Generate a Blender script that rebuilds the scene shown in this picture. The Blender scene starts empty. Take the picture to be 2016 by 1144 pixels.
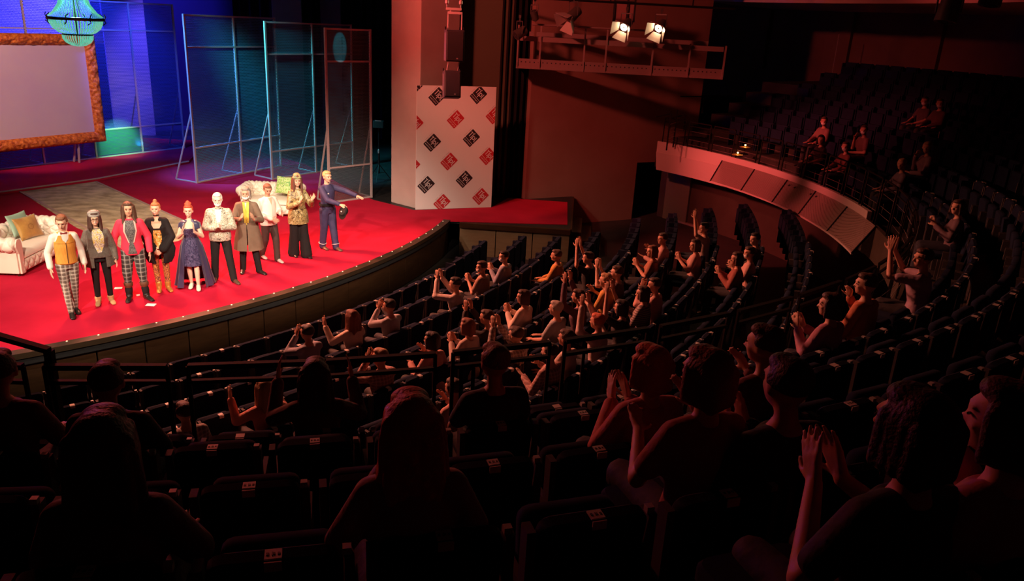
import bpy, bmesh, math, random
from math import sin, cos, pi, radians, atan2, hypot, sqrt, degrees
from mathutils import Vector, Matrix, noise
rnd = random.Random(7)
sc = bpy.context.scene
C = sc.collection

# ---------------------------------------------------------------- camera, world, exposure, big lights
FPX = 1520.0
cxp, cyp = 1008.0, 572.0
vpx, vpy = 765.0, 4950.0                      # nadir vanishing point of the uprights
CAMZ = 5.1
_n = hypot(vpx-cxp, vpy-cyp)
PITCH = atan2(FPX, _n)
dwn = Vector(((vpx-cxp)/_n, (vpy-cyp)/_n)); rgt = Vector((dwn.y, -dwn.x))
Fv = Vector((0, cos(PITCH), -sin(PITCH))); Rv = Vector((1, 0, 0)); Uv = Rv.cross(Fv)
def ray(px, py):
    v = Vector((px-cxp, py-cyp)); return Fv*FPX + Rv*v.dot(rgt) - Uv*v.dot(dwn)
def gp(px, py, z=0.0):
    r = ray(px, py); t = (z-CAMZ)/r.z; return Vector((0, 0, CAMZ)) + r*t
def atY(px, py, Y):
    r = ray(px, py); return Vector((0, 0, CAMZ)) + r*(Y/r.y)
cam = bpy.data.cameras.new('camera'); co = bpy.data.objects.new('camera', cam); C.objects.link(co)
cam.sensor_width = 36.0; cam.lens = 36.0*FPX/2016.0; cam.clip_end = 200; cam.clip_start = .05
right_w = Rv*rgt.x + Uv*(-rgt.y)*-1*-1     # image x axis in the world
ix = Rv*rgt.x - Uv*dwn.x; iy = Rv*rgt.y - Uv*dwn.y   # image right, image down
co.matrix_world = Matrix(((ix.x, -iy.x, -Fv.x, 0), (ix.y, -iy.y, -Fv.y, 0), (ix.z, -iy.z, -Fv.z, CAMZ), (0, 0, 0, 1)))
sc.camera = co
w = bpy.data.worlds.new('world'); sc.world = w; w.use_nodes = True
w.node_tree.nodes['Background'].inputs[0].default_value = (.02, .008, .007, 1)
w.node_tree.nodes['Background'].inputs[1].default_value = 0.06
sc.view_settings.view_transform = 'Standard'; sc.view_settings.look = 'None'
sc.view_settings.exposure = 0.0; sc.view_settings.gamma = 1.0; sc.view_settings.use_curve_mapping = False

def spot(name, loc, tgt, energy, col, size=35, blend=.4, rad=.15):
    l = bpy.data.lights.new(name, 'SPOT'); l.energy = energy; l.color = col
    l.spot_size = radians(size); l.spot_blend = blend; l.shadow_soft_size = rad
    o = bpy.data.objects.new(name, l); C.objects.link(o); o.location = loc
    o.rotation_euler = (Vector(tgt)-Vector(loc)).to_track_quat('-Z', 'Y').to_euler(); return o
def area(name, loc, tgt, energy, col, sx, sy):
    l = bpy.data.lights.new(name, 'AREA'); l.energy = energy; l.color = col; l.shape = 'RECTANGLE'; l.size = sx; l.size_y = sy
    o = bpy.data.objects.new(name, l); C.objects.link(o); o.location = loc
    o.rotation_euler = (Vector(tgt)-Vector(loc)).to_track_quat('-Z', 'Y').to_euler(); return o
WARM = (1, .80, .62)
KEYS = [((-12.0, 2.5, 9.2), (-7.4, 12.6, .6), 8000, WARM, 40), ((-4.5, 2.5, 9.2), (-6.2, 14.4, .6), 8000, WARM, 38),
        ((1.5, 6.5, 9.0), (-5.6, 16.2, .6), 5500, WARM, 34), ((-1.0, 4.5, 9.2), (-4.8, 17.6, .0), 2900, (1, .72, .60), 30)]
for L_, T_, E_, c_, s_ in KEYS: spot('stage_spotlight', L_, T_, E_, c_, s_, .75, .05)
spot('stage_spotlight', (-15.0, 9.0, 9.5), (-9.0, 17.0, .0), 1700, (1, .60, .50), 44, .9, .25)
spot('stage_spotlight', (-8.0, 12.0, 9.0), (-2.2, 20.6, .6), 2500, (1, .58, .40), 34, .9, .25)
spot('canvas_fill', (-11.6, 14.0, 8.6), (-15.2, 24.2, 2.4), 4300, (1, .54, .52), 28, .4, .2)  # lamp added only to brighten the canvas
# blue wash on the backdrop, teal and green specials on the wire screens
spot('blue_wash_light', (-19.0, 29.5, 8.0), (-18.0, 35.0, 4.5), 38000, (.025, .02, 1), 110, .9, .3)
spot('blue_wash_light', (-13.2, 28.6, 8.2), (-14.2, 31.2, 2.4), 4600, (.12, .07, 1), 48, .9, .2)
spot('blue_wash_light', (-12.0, 22.5, 7.6), (-9.5, 24.2, 2.2), 14000, (.05, .26, 1), 44, .9, .2)
spot('blue_wash_light', (-12.2, 24.2, 7.6), (-13.4, 27.3, 2.0), 3600, (.02, .07, 1), 50, .9, .2)
spot('teal_light', (-9.5, 21.0, 7.4), (-6.9, 25.2, 2.0), 7000, (.05, .62, .75), 40, .9, .2)
spot('teal_light', (-3.4, 20.2, 7.4), (-4.98, 21.6, 4.22), 900, (.03, .85, 1), 7, .3, .02)
# added lamps stand in for red carpet bounce on house, walls, fascia and ceiling
spot('house_bounce_fill', (-9.5, 17.5, 7.4), (-1.0, 12.8, -.6), 13500, (1, .28, .16), 74, 1.0, .8)
area('house_bounce_fill', (-7.5, 16.5, 7.4), (-1.5, 8.0, .5), 90, (1, .15, .10), 5, 2.5)
spot('house_bounce_fill', (-9.5, 16.5, 7.4), (-1.2, 4.6, 2.4), 1900, (1, .11, .08), 38, 1.0, .6)
spot('house_bounce_fill', (-8.5, 17.0, 7.4), (3.2, 8.2, 2.0), 600, (1, .13, .10), 30, 1.0, .6)
spot('red_bounce_fill', (-5.0, 14.0, 8.5), (2.4, 24.4, 3.9), 3300, (1, .14, .10), 58, .8, .3)
spot('red_bounce_fill', (-6.0, 17.0, 5.9), (5.9, 20.8, 1.2), 6500, (1, .11, .10), 33, .8, .3)
spot('red_bounce_fill', (-4.0, 14.0, 5.6), (11.0, 21.0, 11.6), 17000, (1, .10, .08), 40, .8, .3)

# ---------------------------------------------------------------- helpers
def tag(o, label=None, cat=None, group=None, kind=None):
    if label: o['label'] = label
    if cat: o['category'] = cat
    if group: o['group'] = group
    if kind: o['kind'] = kind
    return o
def thing(name, label, cat, loc=(0, 0, 0), rz=0.0, group=None):
    o = bpy.data.objects.new(name, None); C.objects.link(o); o.empty_display_size = .1
    o.location = loc; o.rotation_euler = (0, 0, rz)
    return tag(o, label, cat, group)
def mesh_obj(name, me, m, parent=None, loc=(0, 0, 0)):
    o = bpy.data.objects.new(name, me); C.objects.link(o); o.location = loc
    if m is not None:
        if len(me.materials) == 0: me.materials.append(m)
        else:
            o.material_slots[0].link = 'OBJECT'; o.material_slots[0].material = m
    if parent: o.parent = parent
    return o
def copy_tree(o, parent=None):
    c = o.copy(); C.objects.link(c); c.parent = parent
    for ch in o.children: copy_tree(ch, c)
    return c

class MB:
    def __init__(s): s.v = []; s.f = []
    def add(s, v, f):
        n = len(s.v); s.v += [tuple(p) for p in v]; s.f += [tuple(i+n for i in q) for q in f]; return s
    def box(s, c, d, rz=0.0, M=None):
        hx, hy, hz = d[0]/2, d[1]/2, d[2]/2
        P = [Vector((x*hx, y*hy, z*hz)) for x in (-1, 1) for y in (-1, 1) for z in (-1, 1)]
        R = M if M is not None else Matrix.Rotation(rz, 3, 'Z')
        return s.add([R@p+Vector(c) for p in P], [(0, 1, 3, 2), (4, 6, 7, 5), (0, 4, 5, 1), (2, 3, 7, 6), (0, 2, 6, 4), (1, 5, 7, 3)])
    def bar(s, a, b, w, h=None, up=(0, 0, 1)):
        a = Vector(a); b = Vector(b); h = h or w; d = b-a; L = d.length
        if L < 1e-6: return s
        z = d/L; u = Vector(up)
        if abs(z.dot(u)) > .98: u = Vector((0, 1, 0))
        x = z.cross(u).normalized(); y = x.cross(z)
        M = Matrix((x, y, z)).transposed()
        return s.box((a+b)/2, (w, h, L), M=M)
    def tube(s, pts, r, n=8, cap=True):
        pts = [Vector(p) for p in pts]; k = len(pts)
        rr = r if isinstance(r, (list, tuple)) else [r]*k
        V = []; u = None
        for i, p in enumerate(pts):
            d = (pts[min(i+1, k-1)]-pts[max(i-1, 0)]).normalized()
            if u is None:
                u = d.cross(Vector((0, 0, 1)))
                if u.length < .05: u = d.cross(Vector((0, 1, 0)))
            u = (u - d*u.dot(d)).normalized(); t = d.cross(u)
            V += [p+(u*cos(2*pi*j/n)+t*sin(2*pi*j/n))*rr[i] for j in range(n)]
        F = [(i*n+j, i*n+(j+1) % n, (i+1)*n+(j+1) % n, (i+1)*n+j) for i in range(k-1) for j in range(n)]
        if cap: F += [tuple(range(n))[::-1], tuple((k-1)*n+j for j in range(n))]
        return s.add(V, F)
    def lathe(s, prof, c=(0, 0, 0), n=16, M=None):
        V = []; c = Vector(c)
        for r, z in prof:
            for j in range(n):
                p = Vector((r*cos(2*pi*j/n), r*sin(2*pi*j/n), z)); p = M@p if M is not None else p
                V.append(p+c)
        k = len(prof)
        F = [(i*n+j, i*n+(j+1) % n, (i+1)*n+(j+1) % n, (i+1)*n+j) for i in range(k-1) for j in range(n)]
        F += [tuple(range(n))[::-1], tuple((k-1)*n+j for j in range(n))]
        return s.add(V, F)
    def loft(s, rings, n=20):
        # rings: (centre, rx, ry[, rotation matrix]); closed at both ends
        V = []
        for g in rings:
            c = Vector(g[0]); M = g[3] if len(g) > 3 else None
            for j in range(n):
                p = Vector((g[1]*cos(2*pi*j/n), g[2]*sin(2*pi*j/n), 0)); p = M@p if M is not None else p
                V.append(c+p)
        k = len(rings)
        F = [(i*n+j, i*n+(j+1) % n, (i+1)*n+(j+1) % n, (i+1)*n+j) for i in range(k-1) for j in range(n)]
        F += [tuple(range(n))[::-1], tuple((k-1)*n+j for j in range(n))]
        return s.add(V, F)
    def cap(s, a, b, ra, rb, n=12, fl=1.0):
        # tapered capsule
        a = Vector(a); b = Vector(b); d = b-a; L = max(d.length, 1e-5); z = d/L
        u = z.cross(Vector((0, 1, 0)))
        if u.length < .1: u = z.cross(Vector((1, 0, 0)))
        u.normalize(); t = z.cross(u)
        st = [(-ra*cos(q), ra*sin(q)) for q in (.15, .5, .9, 1.3)] + [(0, ra), (L, rb)] + [(L+rb*cos(q), rb*sin(q)) for q in (1.3, .9, .5, .15)]
        V = [a+z*h+(u*cos(2*pi*j/n)+t*sin(2*pi*j/n)*fl)*r for h, r in st for j in range(n)]
        k = len(st)
        F = [(i*n+j, i*n+(j+1) % n, (i+1)*n+(j+1) % n, (i+1)*n+j) for i in range(k-1) for j in range(n)]
        F += [tuple(range(n))[::-1], tuple((k-1)*n+j for j in range(n))]
        return s.add(V, F)
    def ball(s, c, r, n=14, m=9, M=None):
        r = r if isinstance(r, (list, tuple)) else (r, r, r)
        V = []; c = Vector(c)
        for i in range(m):
            th = .12+(pi-.24)*i/(m-1)
            for j in range(n):
                p = Vector((r[0]*sin(th)*cos(2*pi*j/n), r[1]*sin(th)*sin(2*pi*j/n), r[2]*cos(th))); p = M@p if M is not None else p
                V.append(c+p)
        F = [((i+1)*n+j, (i+1)*n+(j+1) % n, i*n+(j+1) % n, i*n+j) for i in range(m-1) for j in range(n)]
        F += [tuple(range(n)), tuple((m-1)*n+j for j in range(n))[::-1]]
        return s.add(V, F)
    def prism(s, poly, z0, z1):
        n = len(poly)
        V = [(p[0], p[1], z0) for p in poly]+[(p[0], p[1], z1) for p in poly]
        F = [tuple(range(n))[::-1], tuple(range(n, 2*n))]+[(i, (i+1) % n, n+(i+1) % n, n+i) for i in range(n)]
        return s.add(V, F)
    def extr(s, poly, M, t):
        # poly in the XY plane of matrix M (4x4), thickness t along its z
        n = len(poly); V = [M@Vector((p[0], p[1], 0)) for p in poly]+[M@Vector((p[0], p[1], t)) for p in poly]
        F = [tuple(range(n))[::-1], tuple(range(n, 2*n))]+[(i, (i+1) % n, n+(i+1) % n, n+i) for i in range(n)]
        return s.add(V, F)
    def mesh(s, name, smooth=False, bevel=0):
        me = bpy.data.meshes.new(name); me.from_pydata(s.v, [], s.f)
        bm = bmesh.new(); bm.from_mesh(me)
        bmesh.ops.recalc_face_normals(bm, faces=bm.faces)
        if bevel: bmesh.ops.bevel(bm, geom=[e for e in bm.edges if len(e.link_faces) == 2 and e.calc_face_angle() > .6], offset=bevel, segments=2, affect='EDGES', profile=.6)
        bm.to_mesh(me); bm.free()
        if smooth:
            me.polygons.foreach_set('use_smooth', [True]*len(me.polygons))
            if smooth != True: me.set_sharp_from_angle(angle=radians(smooth))
        return me
    def build(s, name, m, parent=None, smooth=False, bevel=0, loc=(0, 0, 0)):
        return mesh_obj(name, s.mesh(name, smooth, bevel), m, parent, loc)
def struct(name, mb, m, parent=None, **k):
    o = mb.build(name, m, parent, **k)
    if parent is None: o['kind'] = 'structure'
    return o

# ---------------------------------------------------------------- materials
MATS = {}
def mat(name, col, rough=.7, metal=0, spec=.5, var=None, scale=8, bump=0, bscale=60, emit=None, estr=0, sheen=0, stretch=None):
    """plain colour with optional noise variation (var = second colour) and noise bump, in object space"""
    if name in MATS: return MATS[name]
    m = bpy.data.materials.new(name); m.use_nodes = True; nt = m.node_tree; b = nt.nodes['Principled BSDF']
    b.inputs['Base Color'].default_value = (*col, 1); b.inputs['Roughness'].default_value = rough
    b.inputs['Metallic'].default_value = metal; b.inputs['Specular IOR Level'].default_value = spec
    if sheen: b.inputs['Sheen Weight'].default_value = sheen
    if emit: b.inputs['Emission Color'].default_value = (*emit, 1); b.inputs['Emission Strength'].default_value = estr
    tc = nt.nodes.new('ShaderNodeTexCoord'); src = tc.outputs['Object']
    if stretch:
        mp = nt.nodes.new('ShaderNodeMapping'); mp.inputs['Scale'].default_value = stretch; nt.links.new(src, mp.inputs[0]); src = mp.outputs[0]
    if var:
        n = nt.nodes.new('ShaderNodeTexNoise'); n.inputs['Scale'].default_value = scale; n.inputs['Detail'].default_value = 5
        nt.links.new(src, n.inputs['Vector'])
        r = nt.nodes.new('ShaderNodeValToRGB'); r.color_ramp.elements[0].position = .35; r.color_ramp.elements[1].position = .65
        r.color_ramp.elements[0].color = (*col, 1); r.color_ramp.elements[1].color = (*var, 1)
        nt.links.new(n.outputs[0], r.inputs[0]); nt.links.new(r.outputs[0], b.inputs['Base Color'])
    if bump:
        n2 = nt.nodes.new('ShaderNodeTexNoise'); n2.inputs['Scale'].default_value = bscale; n2.inputs['Detail'].default_value = 3
        nt.links.new(src, n2.inputs['Vector'])
        bp = nt.nodes.new('ShaderNodeBump'); bp.inputs['Strength'].default_value = bump; bp.inputs['Distance'].default_value = .02
        nt.links.new(n2.outputs[0], bp.inputs['Height']); nt.links.new(bp.outputs[0], b.inputs['Normal'])
    MATS[name] = m; return m
def node_chain(name, rough=.8):
    m = bpy.data.materials.new(name); m.use_nodes = True; nt = m.node_tree
    MATS[name] = m
    return m, nt, nt.nodes['Principled BSDF'], nt.nodes.new('ShaderNodeTexCoord').outputs['Object']
def plaid(name, base, dark, light, s=14.0):
    m, nt, b, src = node_chain(name); b.inputs['Roughness'].default_value = .85
    sep = nt.nodes.new('ShaderNodeSeparateXYZ'); nt.links.new(src, sep.inputs[0])
    def stripe(out, sc_, th, off=0.0):
        a = nt.nodes.new('ShaderNodeMath'); a.operation = 'MULTIPLY_ADD'; a.inputs[1].default_value = sc_; a.inputs[2].default_value = off; nt.links.new(out, a.inputs[0])
        f = nt.nodes.new('ShaderNodeMath'); f.operation = 'FRACT'; nt.links.new(a.outputs[0], f.inputs[0])
        g = nt.nodes.new('ShaderNodeMath'); g.operation = 'LESS_THAN'; g.inputs[1].default_value = th; nt.links.new(f.outputs[0], g.inputs[0]); return g.outputs[0]
    cur = None
    def mix(a, bcol, fac):
        x = nt.nodes.new('ShaderNodeMix'); x.data_type = 'RGBA'; nt.links.new(fac, x.inputs[0])
        if isinstance(a, tuple): x.inputs[6].default_value = (*a, 1)
        else: nt.links.new(a, x.inputs[6])
        x.inputs[7].default_value = (*bcol, 1); return x.outputs[2]
    def half(fac, k=.6):
        a = nt.nodes.new('ShaderNodeMath'); a.operation = 'MULTIPLY'; a.inputs[1].default_value = k; nt.links.new(fac, a.inputs[0]); return a.outputs[0]
    c = mix(base, dark, half(stripe(sep.outputs[0], s, .45)))
    c = mix(c, dark, half(stripe(sep.outputs[2], s, .45)))
    c = mix(c, light, half(stripe(sep.outputs[0], s, .14, .3), .8))
    c = mix(c, light, half(stripe(sep.outputs[2], s, .14, .3), .8))
    nt.links.new(c, b.inputs['Base Color']); return m
def blotch(name, cols, scale=18, rough=.7, kind='VORONOI', stretch=(1, 1, 1)):
    """printed cloth: patches of the given colours"""
    m, nt, b, src = node_chain(name); b.inputs['Roughness'].default_value = rough
    mp = nt.nodes.new('ShaderNodeMapping'); mp.inputs['Scale'].default_value = stretch; nt.links.new(src, mp.inputs[0])
    n1 = nt.nodes.new('ShaderNodeTexNoise'); n1.inputs['Scale'].default_value = scale; n1.inputs['Detail'].default_value = 2; n1.inputs['Distortion'].default_value = 1.6
    nt.links.new(mp.outputs[0], n1.inputs['Vector'])
    r = nt.nodes.new('ShaderNodeValToRGB'); r.color_ramp.interpolation = 'CONSTANT'
    k = len(cols); els = r.color_ramp.elements
    while len(els) < k: els.new(.5)
    for i, cc in enumerate(cols):
        els[i].position = 0 if i == 0 else .36+.28*(i-.5)/(k-1); els[i].color = (*cc, 1)
    nt.links.new(n1.outputs[0], r.inputs[0]); nt.links.new(r.outputs[0], b.inputs['Base Color']); return m
def stripes(name, a, bcol, s=40.0, axis=0, th=.25, rough=.7):
    m, nt, b, src = node_chain(name); b.inputs['Roughness'].default_value = rough
    sep = nt.nodes.new('ShaderNodeSeparateXYZ'); nt.links.new(src, sep.inputs[0])
    x = nt.nodes.new('ShaderNodeMath'); x.operation = 'MULTIPLY'; x.inputs[1].default_value = s; nt.links.new(sep.outputs[axis], x.inputs[0])
    f = nt.nodes.new('ShaderNodeMath'); f.operation = 'FRACT'; nt.links.new(x.outputs[0], f.inputs[0])
    g = nt.nodes.new('ShaderNodeMath'); g.operation = 'LESS_THAN'; g.inputs[1].default_value = th; nt.links.new(f.outputs[0], g.inputs[0])
    mx = nt.nodes.new('ShaderNodeMix'); mx.data_type = 'RGBA'; nt.links.new(g.outputs[0], mx.inputs[0]); mx.inputs[6].default_value = (*a, 1); mx.inputs[7].default_value = (*bcol, 1)
    nt.links.new(mx.outputs[2], b.inputs['Base Color']); return m
def wire_mat(name, col, dens=38.0, cover=.45, metal=.3, rough=.45):
    """expanded wire mesh: honeycomb holes cut by a transparent shader, in the panel's own x/z"""
    m, nt, b, src = node_chain(name); b.inputs['Base Color'].default_value = (*col, 1); b.inputs['Roughness'].default_value = rough; b.inputs['Metallic'].default_value = metal
    mp = nt.nodes.new('ShaderNodeMapping'); mp.inputs['Scale'].default_value = (dens, 0, dens*.8); nt.links.new(src, mp.inputs[0])
    v = nt.nodes.new('ShaderNodeTexVoronoi'); v.feature = 'DISTANCE_TO_EDGE'; v.inputs['Scale'].default_value = 1; v.inputs['Randomness'].default_value = .0
    # offset every second row for a honeycomb
    sep = nt.nodes.new('ShaderNodeSeparateXYZ'); nt.links.new(mp.outputs[0], sep.inputs[0])
    fl = nt.nodes.new('ShaderNodeMath'); fl.operation = 'FLOOR'; nt.links.new(sep.outputs[2], fl.inputs[0])
    md = nt.nodes.new('ShaderNodeMath'); md.operation = 'MODULO'; md.inputs[1].default_value = 2; nt.links.new(fl.outputs[0], md.inputs[0])
    ad = nt.nodes.new('ShaderNodeMath'); ad.operation = 'MULTIPLY_ADD'; ad.inputs[1].default_value = .5; nt.links.new(md.outputs[0], ad.inputs[0]); nt.links.new(sep.outputs[0], ad.inputs[2])
    fx = nt.nodes.new('ShaderNodeMath'); fx.operation = 'FRACT'; nt.links.new(ad.outputs[0], fx.inputs[0])
    fz = nt.nodes.new('ShaderNodeMath'); fz.operation = 'FRACT'; nt.links.new(sep.outputs[2], fz.inputs[0])
    def ab(o):
        a = nt.nodes.new('ShaderNodeMath'); a.operation = 'SUBTRACT'; a.inputs[1].default_value = .5; nt.links.new(o, a.inputs[0])
        c = nt.nodes.new('ShaderNodeMath'); c.operation = 'ABSOLUTE'; nt.links.new(a.outputs[0], c.inputs[0]); return c.outputs[0]
    s = nt.nodes.new('ShaderNodeMath'); s.operation = 'MAXIMUM'; nt.links.new(ab(fx.outputs[0]), s.inputs[0]); nt.links.new(ab(fz.outputs[0]), s.inputs[1])
    g = nt.nodes.new('ShaderNodeMath'); g.operation = 'GREATER_THAN'; g.inputs[1].default_value = .5*sqrt(1-cover); nt.links.new(s.outputs[0], g.inputs[0])
    tr = nt.nodes.new('ShaderNodeBsdfTransparent'); mx = nt.nodes.new('ShaderNodeMixShader')
    nt.links.new(g.outputs[0], mx.inputs[0]); nt.links.new(tr.outputs[0], mx.inputs[1]); nt.links.new(b.outputs[0], mx.inputs[2])
    nt.links.new(mx.outputs[0], nt.nodes['Material Output'].inputs['Surface']); nt.nodes.remove(v); return m

m_carpet = mat('red_carpet', (.54, .011, .040), .95, var=(.44, .008, .030), scale=1.3, bump=.25, bscale=160, spec=.1)
m_deck = mat('black_stage_deck', (.012, .011, .011), .5, var=(.025, .022, .02), scale=3)
m_runner = mat('worn_stone_floor', (.40, .27, .14), .75, var=(.74, .55, .32), scale=2.6, stretch=(1, 1.5, 1), bump=.1)
m_edge = mat('beige_edging', (.48, .30, .22), .7)
m_wood = mat('dark_wood_panel', (.060, .024, .008), .6, var=(.042, .016, .005), scale=2.5, stretch=(1, 1, 6), spec=.3)
m_rim = mat('bronze_edging', (.05, .028, .014), .5, metal=.3)
m_black = mat('matt_black', (.012, .010, .010), .8)
m_blackmetal = mat('black_metal', (.018, .015, .015), .4, metal=.6)
m_floor = mat('dark_house_floor', (.024, .018, .016), .8, var=(.035, .024, .02), scale=2)
m_wallred = mat('painted_side_wall', (.30, .16, .13), .9, var=(.27, .14, .11), scale=1.2, spec=.1)
m_beige = mat('beige_wood', (.30, .20, .11), .6, var=(.26, .17, .09), scale=3, stretch=(1, 1, 5))
m_pillar = mat('pillar_plaster', (.50, .36, .32), .85, var=(.46, .33, .29), scale=2)
m_white = mat('white_fascia_paint', (.62, .48, .45), .7, spec=.2)
m_curtain = mat('black_velvet', (.016, .013, .014), .95, spec=.05, bump=.2, bscale=20)
m_steel = mat('galvanised_steel', (.50, .38, .36), .45, metal=.5)
m_galv = mat('grey_frame_paint', (.52, .42, .40), .5, metal=.2)
m_grey = mat('grey_concrete', (.15, .13, .14), .85, var=(.12, .11, .12), scale=2)
m_rail = mat('black_tubular_rail', (.010, .006, .006), .7, metal=0, spec=.12)
# ---------------------------------------------------------------- structure
SC = Vector((-16.8, 22.4)); SR = 15.2          # centre and radius of the stage front and the lower rows
UC = Vector((-4.5, 17.0)); UR = 11.95          # centre and radius of the upper tier's edge
def arc(c, r, a0, a1, n):
    return [(c.x+r*cos(a0+(a1-a0)*i/n), c.y+r*sin(a0+(a1-a0)*i/n)) for i in range(n+1)]
FLZ = -.9
# house floor
mb = MB(); mb.box((0, 12, FLZ-.1), (60, 60, .2)); struct('floor', mb, m_floor)
# stage deck: curved front, extension to the right, black deck
aL, aR = radians(-67), atan2(20.06-22.4, -1.5+16.8)
front = arc(SC, SR, aL, aR, 48)
deck = front+[(1.45, 19.92), (1.75, 24.1), (-1, 34.6), (-24, 34.6), (-24, 8.4)]
mb = MB(); mb.prism(deck, -.06, 0); struct('trim_1', mb, m_deck)
# red carpet over it
inn = arc(SC, SR-.16, aL, aR-.008, 48)
carpet = inn+[tuple(gp(1117, 443)[:2]), tuple(gp(1117, 399)[:2]), tuple(gp(1000, 391)[:2]), tuple(gp(968, 409)[:2]), tuple(gp(815, 415)[:2]), tuple(gp(733, 394)[:2]), (-5.6, 24.0), (-7.5, 27.0), (-11.6, 30.6), (-23.5, 30.6), (-23.5, 9.2)]
mb = MB(); mb.prism(carpet, 0, .018); o = mb.build('stage_carpet', m_carpet); tag(o, 'bright red carpet laid over the whole curved stage', 'carpet')
# upstage platform, one low step up
pf = [gp(-330, 440), gp(0, 385), gp(190, 358), gp(372, 323)]
pl = [tuple(p[:2]) for p in pf]+[(-12.2, 30.2), (-22, 30.2)]
mb = MB(); mb.prism(pl, .018, .10); plat = thing('upstage_platform', 'low dark red carpeted platform across the back of the stage', 'platform')
mb.build('platform_deck', m_carpet, plat)
mb = MB()
for a, b in zip(pf[:-1], pf[1:]): mb.bar((a.x, a.y, .095), (b.x, b.y, .095), .05, .03)
mb.build('nosing', m_edge, plat)
# stone-look runner
def P2(x, y): return tuple(gp(x, y, .02)[:2])
ru = thing('stone_runner', 'brown stone-patterned floor strip running across the red stage', 'floor strip')
mb = MB(); mb.prism([P2(40, 378), P2(188, 358), P2(398, 452), P2(352, 474), P2(255, 492), P2(150, 448)], .018, .03); mb.build('runner_surface', m_runner, ru)
mb = MB()
for a, b in ((P2(40, 378), P2(262, 500)), (P2(188, 358), P2(400, 453))): mb.bar((*a, .032), (*b, .032), .07, .02)
mb.build('edging_strip', m_edge, ru)
# stage front: curved wood panels, bronze lip, beige return on the right
st = thing('stage_front', 'dark wood panelled curved front of the stage', 'stage front')
NP = 21
am = [aL+(aR-aL)*i/NP for i in range(NP+1)]
for i in range(NP):
    a0, a1 = am[i]+.0009, am[i+1]-.0009
    mb = MB(); o_ = arc(SC, SR-.03, a0, a1, 4); i_ = arc(SC, SR-.10, a0, a1, 4)
    mb.prism(o_+i_[::-1], FLZ+.03, -.17); mb.build('panel', m_wood, st)
mb = MB(); mb.prism(arc(SC, SR-.09, aL, aR, 40)+arc(SC, SR-.14, aL, aR, 40)[::-1], FLZ, -.1); mb.build('backing', m_black, st)
mb = MB(); mb.prism(arc(SC, SR+.03, aL, aR, 48)+arc(SC, SR-.16, aL, aR, 48)[::-1], -.06, .03); mb.build('lip', m_rim, st)
mb = MB(); mb.prism(arc(SC, SR+.01, aL, aR, 48)+arc(SC, SR-.08, aL, aR, 48)[::-1], -.17, -.06); mb.build('painted_shadow_line', m_black, st)  # solid black strip draws the shadow line below the lip
led = mat('led_dot', (.9, .7, .5), .5, emit=(1, .62, .35), estr=1.6)
dot = MB(); dot.box((0, 0, 0), (.02, .02, .008)); dme = dot.mesh('edge_light'); 
for i in range(34):
    a = aL+(aR-aL)*(i+.5)/34; mesh_obj('edge_light', dme, led, st, (SC.x+(SR-.12)*cos(a), SC.y+(SR-.12)*sin(a), .036))
ex = thing('stage_extension_front', 'beige wooden side face of the stage extension right of the curved stage', 'stage front')
p, q = Vector((-1.5, 20.06)), Vector((1.45, 19.92)); nrm = Vector((0.047, -1.0)).normalized()
for i in range(3):
    a = p.lerp(q, i/3+.004); b = p.lerp(q, (i+1)/3-.004); mb = MB()
    mb.prism([tuple(a+nrm*.05), tuple(b+nrm*.05), tuple(b), tuple(a)], FLZ, -.13); mb.build('panel', m_beige, ex)
mb = MB(); mb.prism([tuple(p+nrm*.1), tuple(q+nrm*.1), tuple(q), tuple(p)], -.13, 0.0); mb.build('lip', m_wood, ex)
mb = MB(); mb.prism([(1.45, 19.92), (1.5, 19.92), (1.8, 24.1), (1.75, 24.1)], FLZ, 0); mb.build('end_panel', m_wood, ex)
sd = thing('stage_steps', 'small dark steps leading down from the right end of the stage', 'steps')
for i in range(3):
    mb = MB(); mb.prism([(1.52+.28*i, 20.5), (1.80+.28*i, 20.5), (1.95+.28*i, 22.2), (1.67+.28*i, 22.2)], FLZ+.001, -.22-.23*i); mb.build('step', m_wood, sd)

# back of the stage: cyclorama, dark side masking, concrete columns
m_cyc = mat('white_cyclorama_cloth', (.62, .62, .70), .95, spec=.05)
xc = atY(192, 100, 35.0).x
mb = MB(); mb.box((xc-6, 35.0, 5), (12, .15, 11)); struct('wall_back', mb, m_cyc)
mb = MB(); mb.box((xc+12, 35.0, 5), (24, .3, 12)); struct('wall_upstage', mb, m_curtain)
def column(px, w, Y, label, m=m_grey):
    c = atY(px, 200, Y); mb = MB(); mb.box((c.x, Y, 5.0), (w, w*.7, 10), rz=-atan2(c.x, Y)); o = mb.build('column', m, smooth=False, bevel=.04); o['kind'] = 'structure'; o.name = 'trim_2'; return o
column(260, 1.5, 31.5, '', m_cyc)
column(572, 1.05, 30.0, '')
column(655, .8, 33.0, '')
# proscenium pillar
a, b = gp(770, 398), gp(824, 412)
d = (b-a).normalized(); nn = Vector((-d.y, d.x, 0))
mb = MB(); mb.prism([tuple(a[:2]), tuple(b[:2]), tuple((b+nn*1.5)[:2]), tuple((a+nn*1.5)[:2])], 0, 11); struct('trim_3', mb, m_pillar, bevel=.02)
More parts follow.
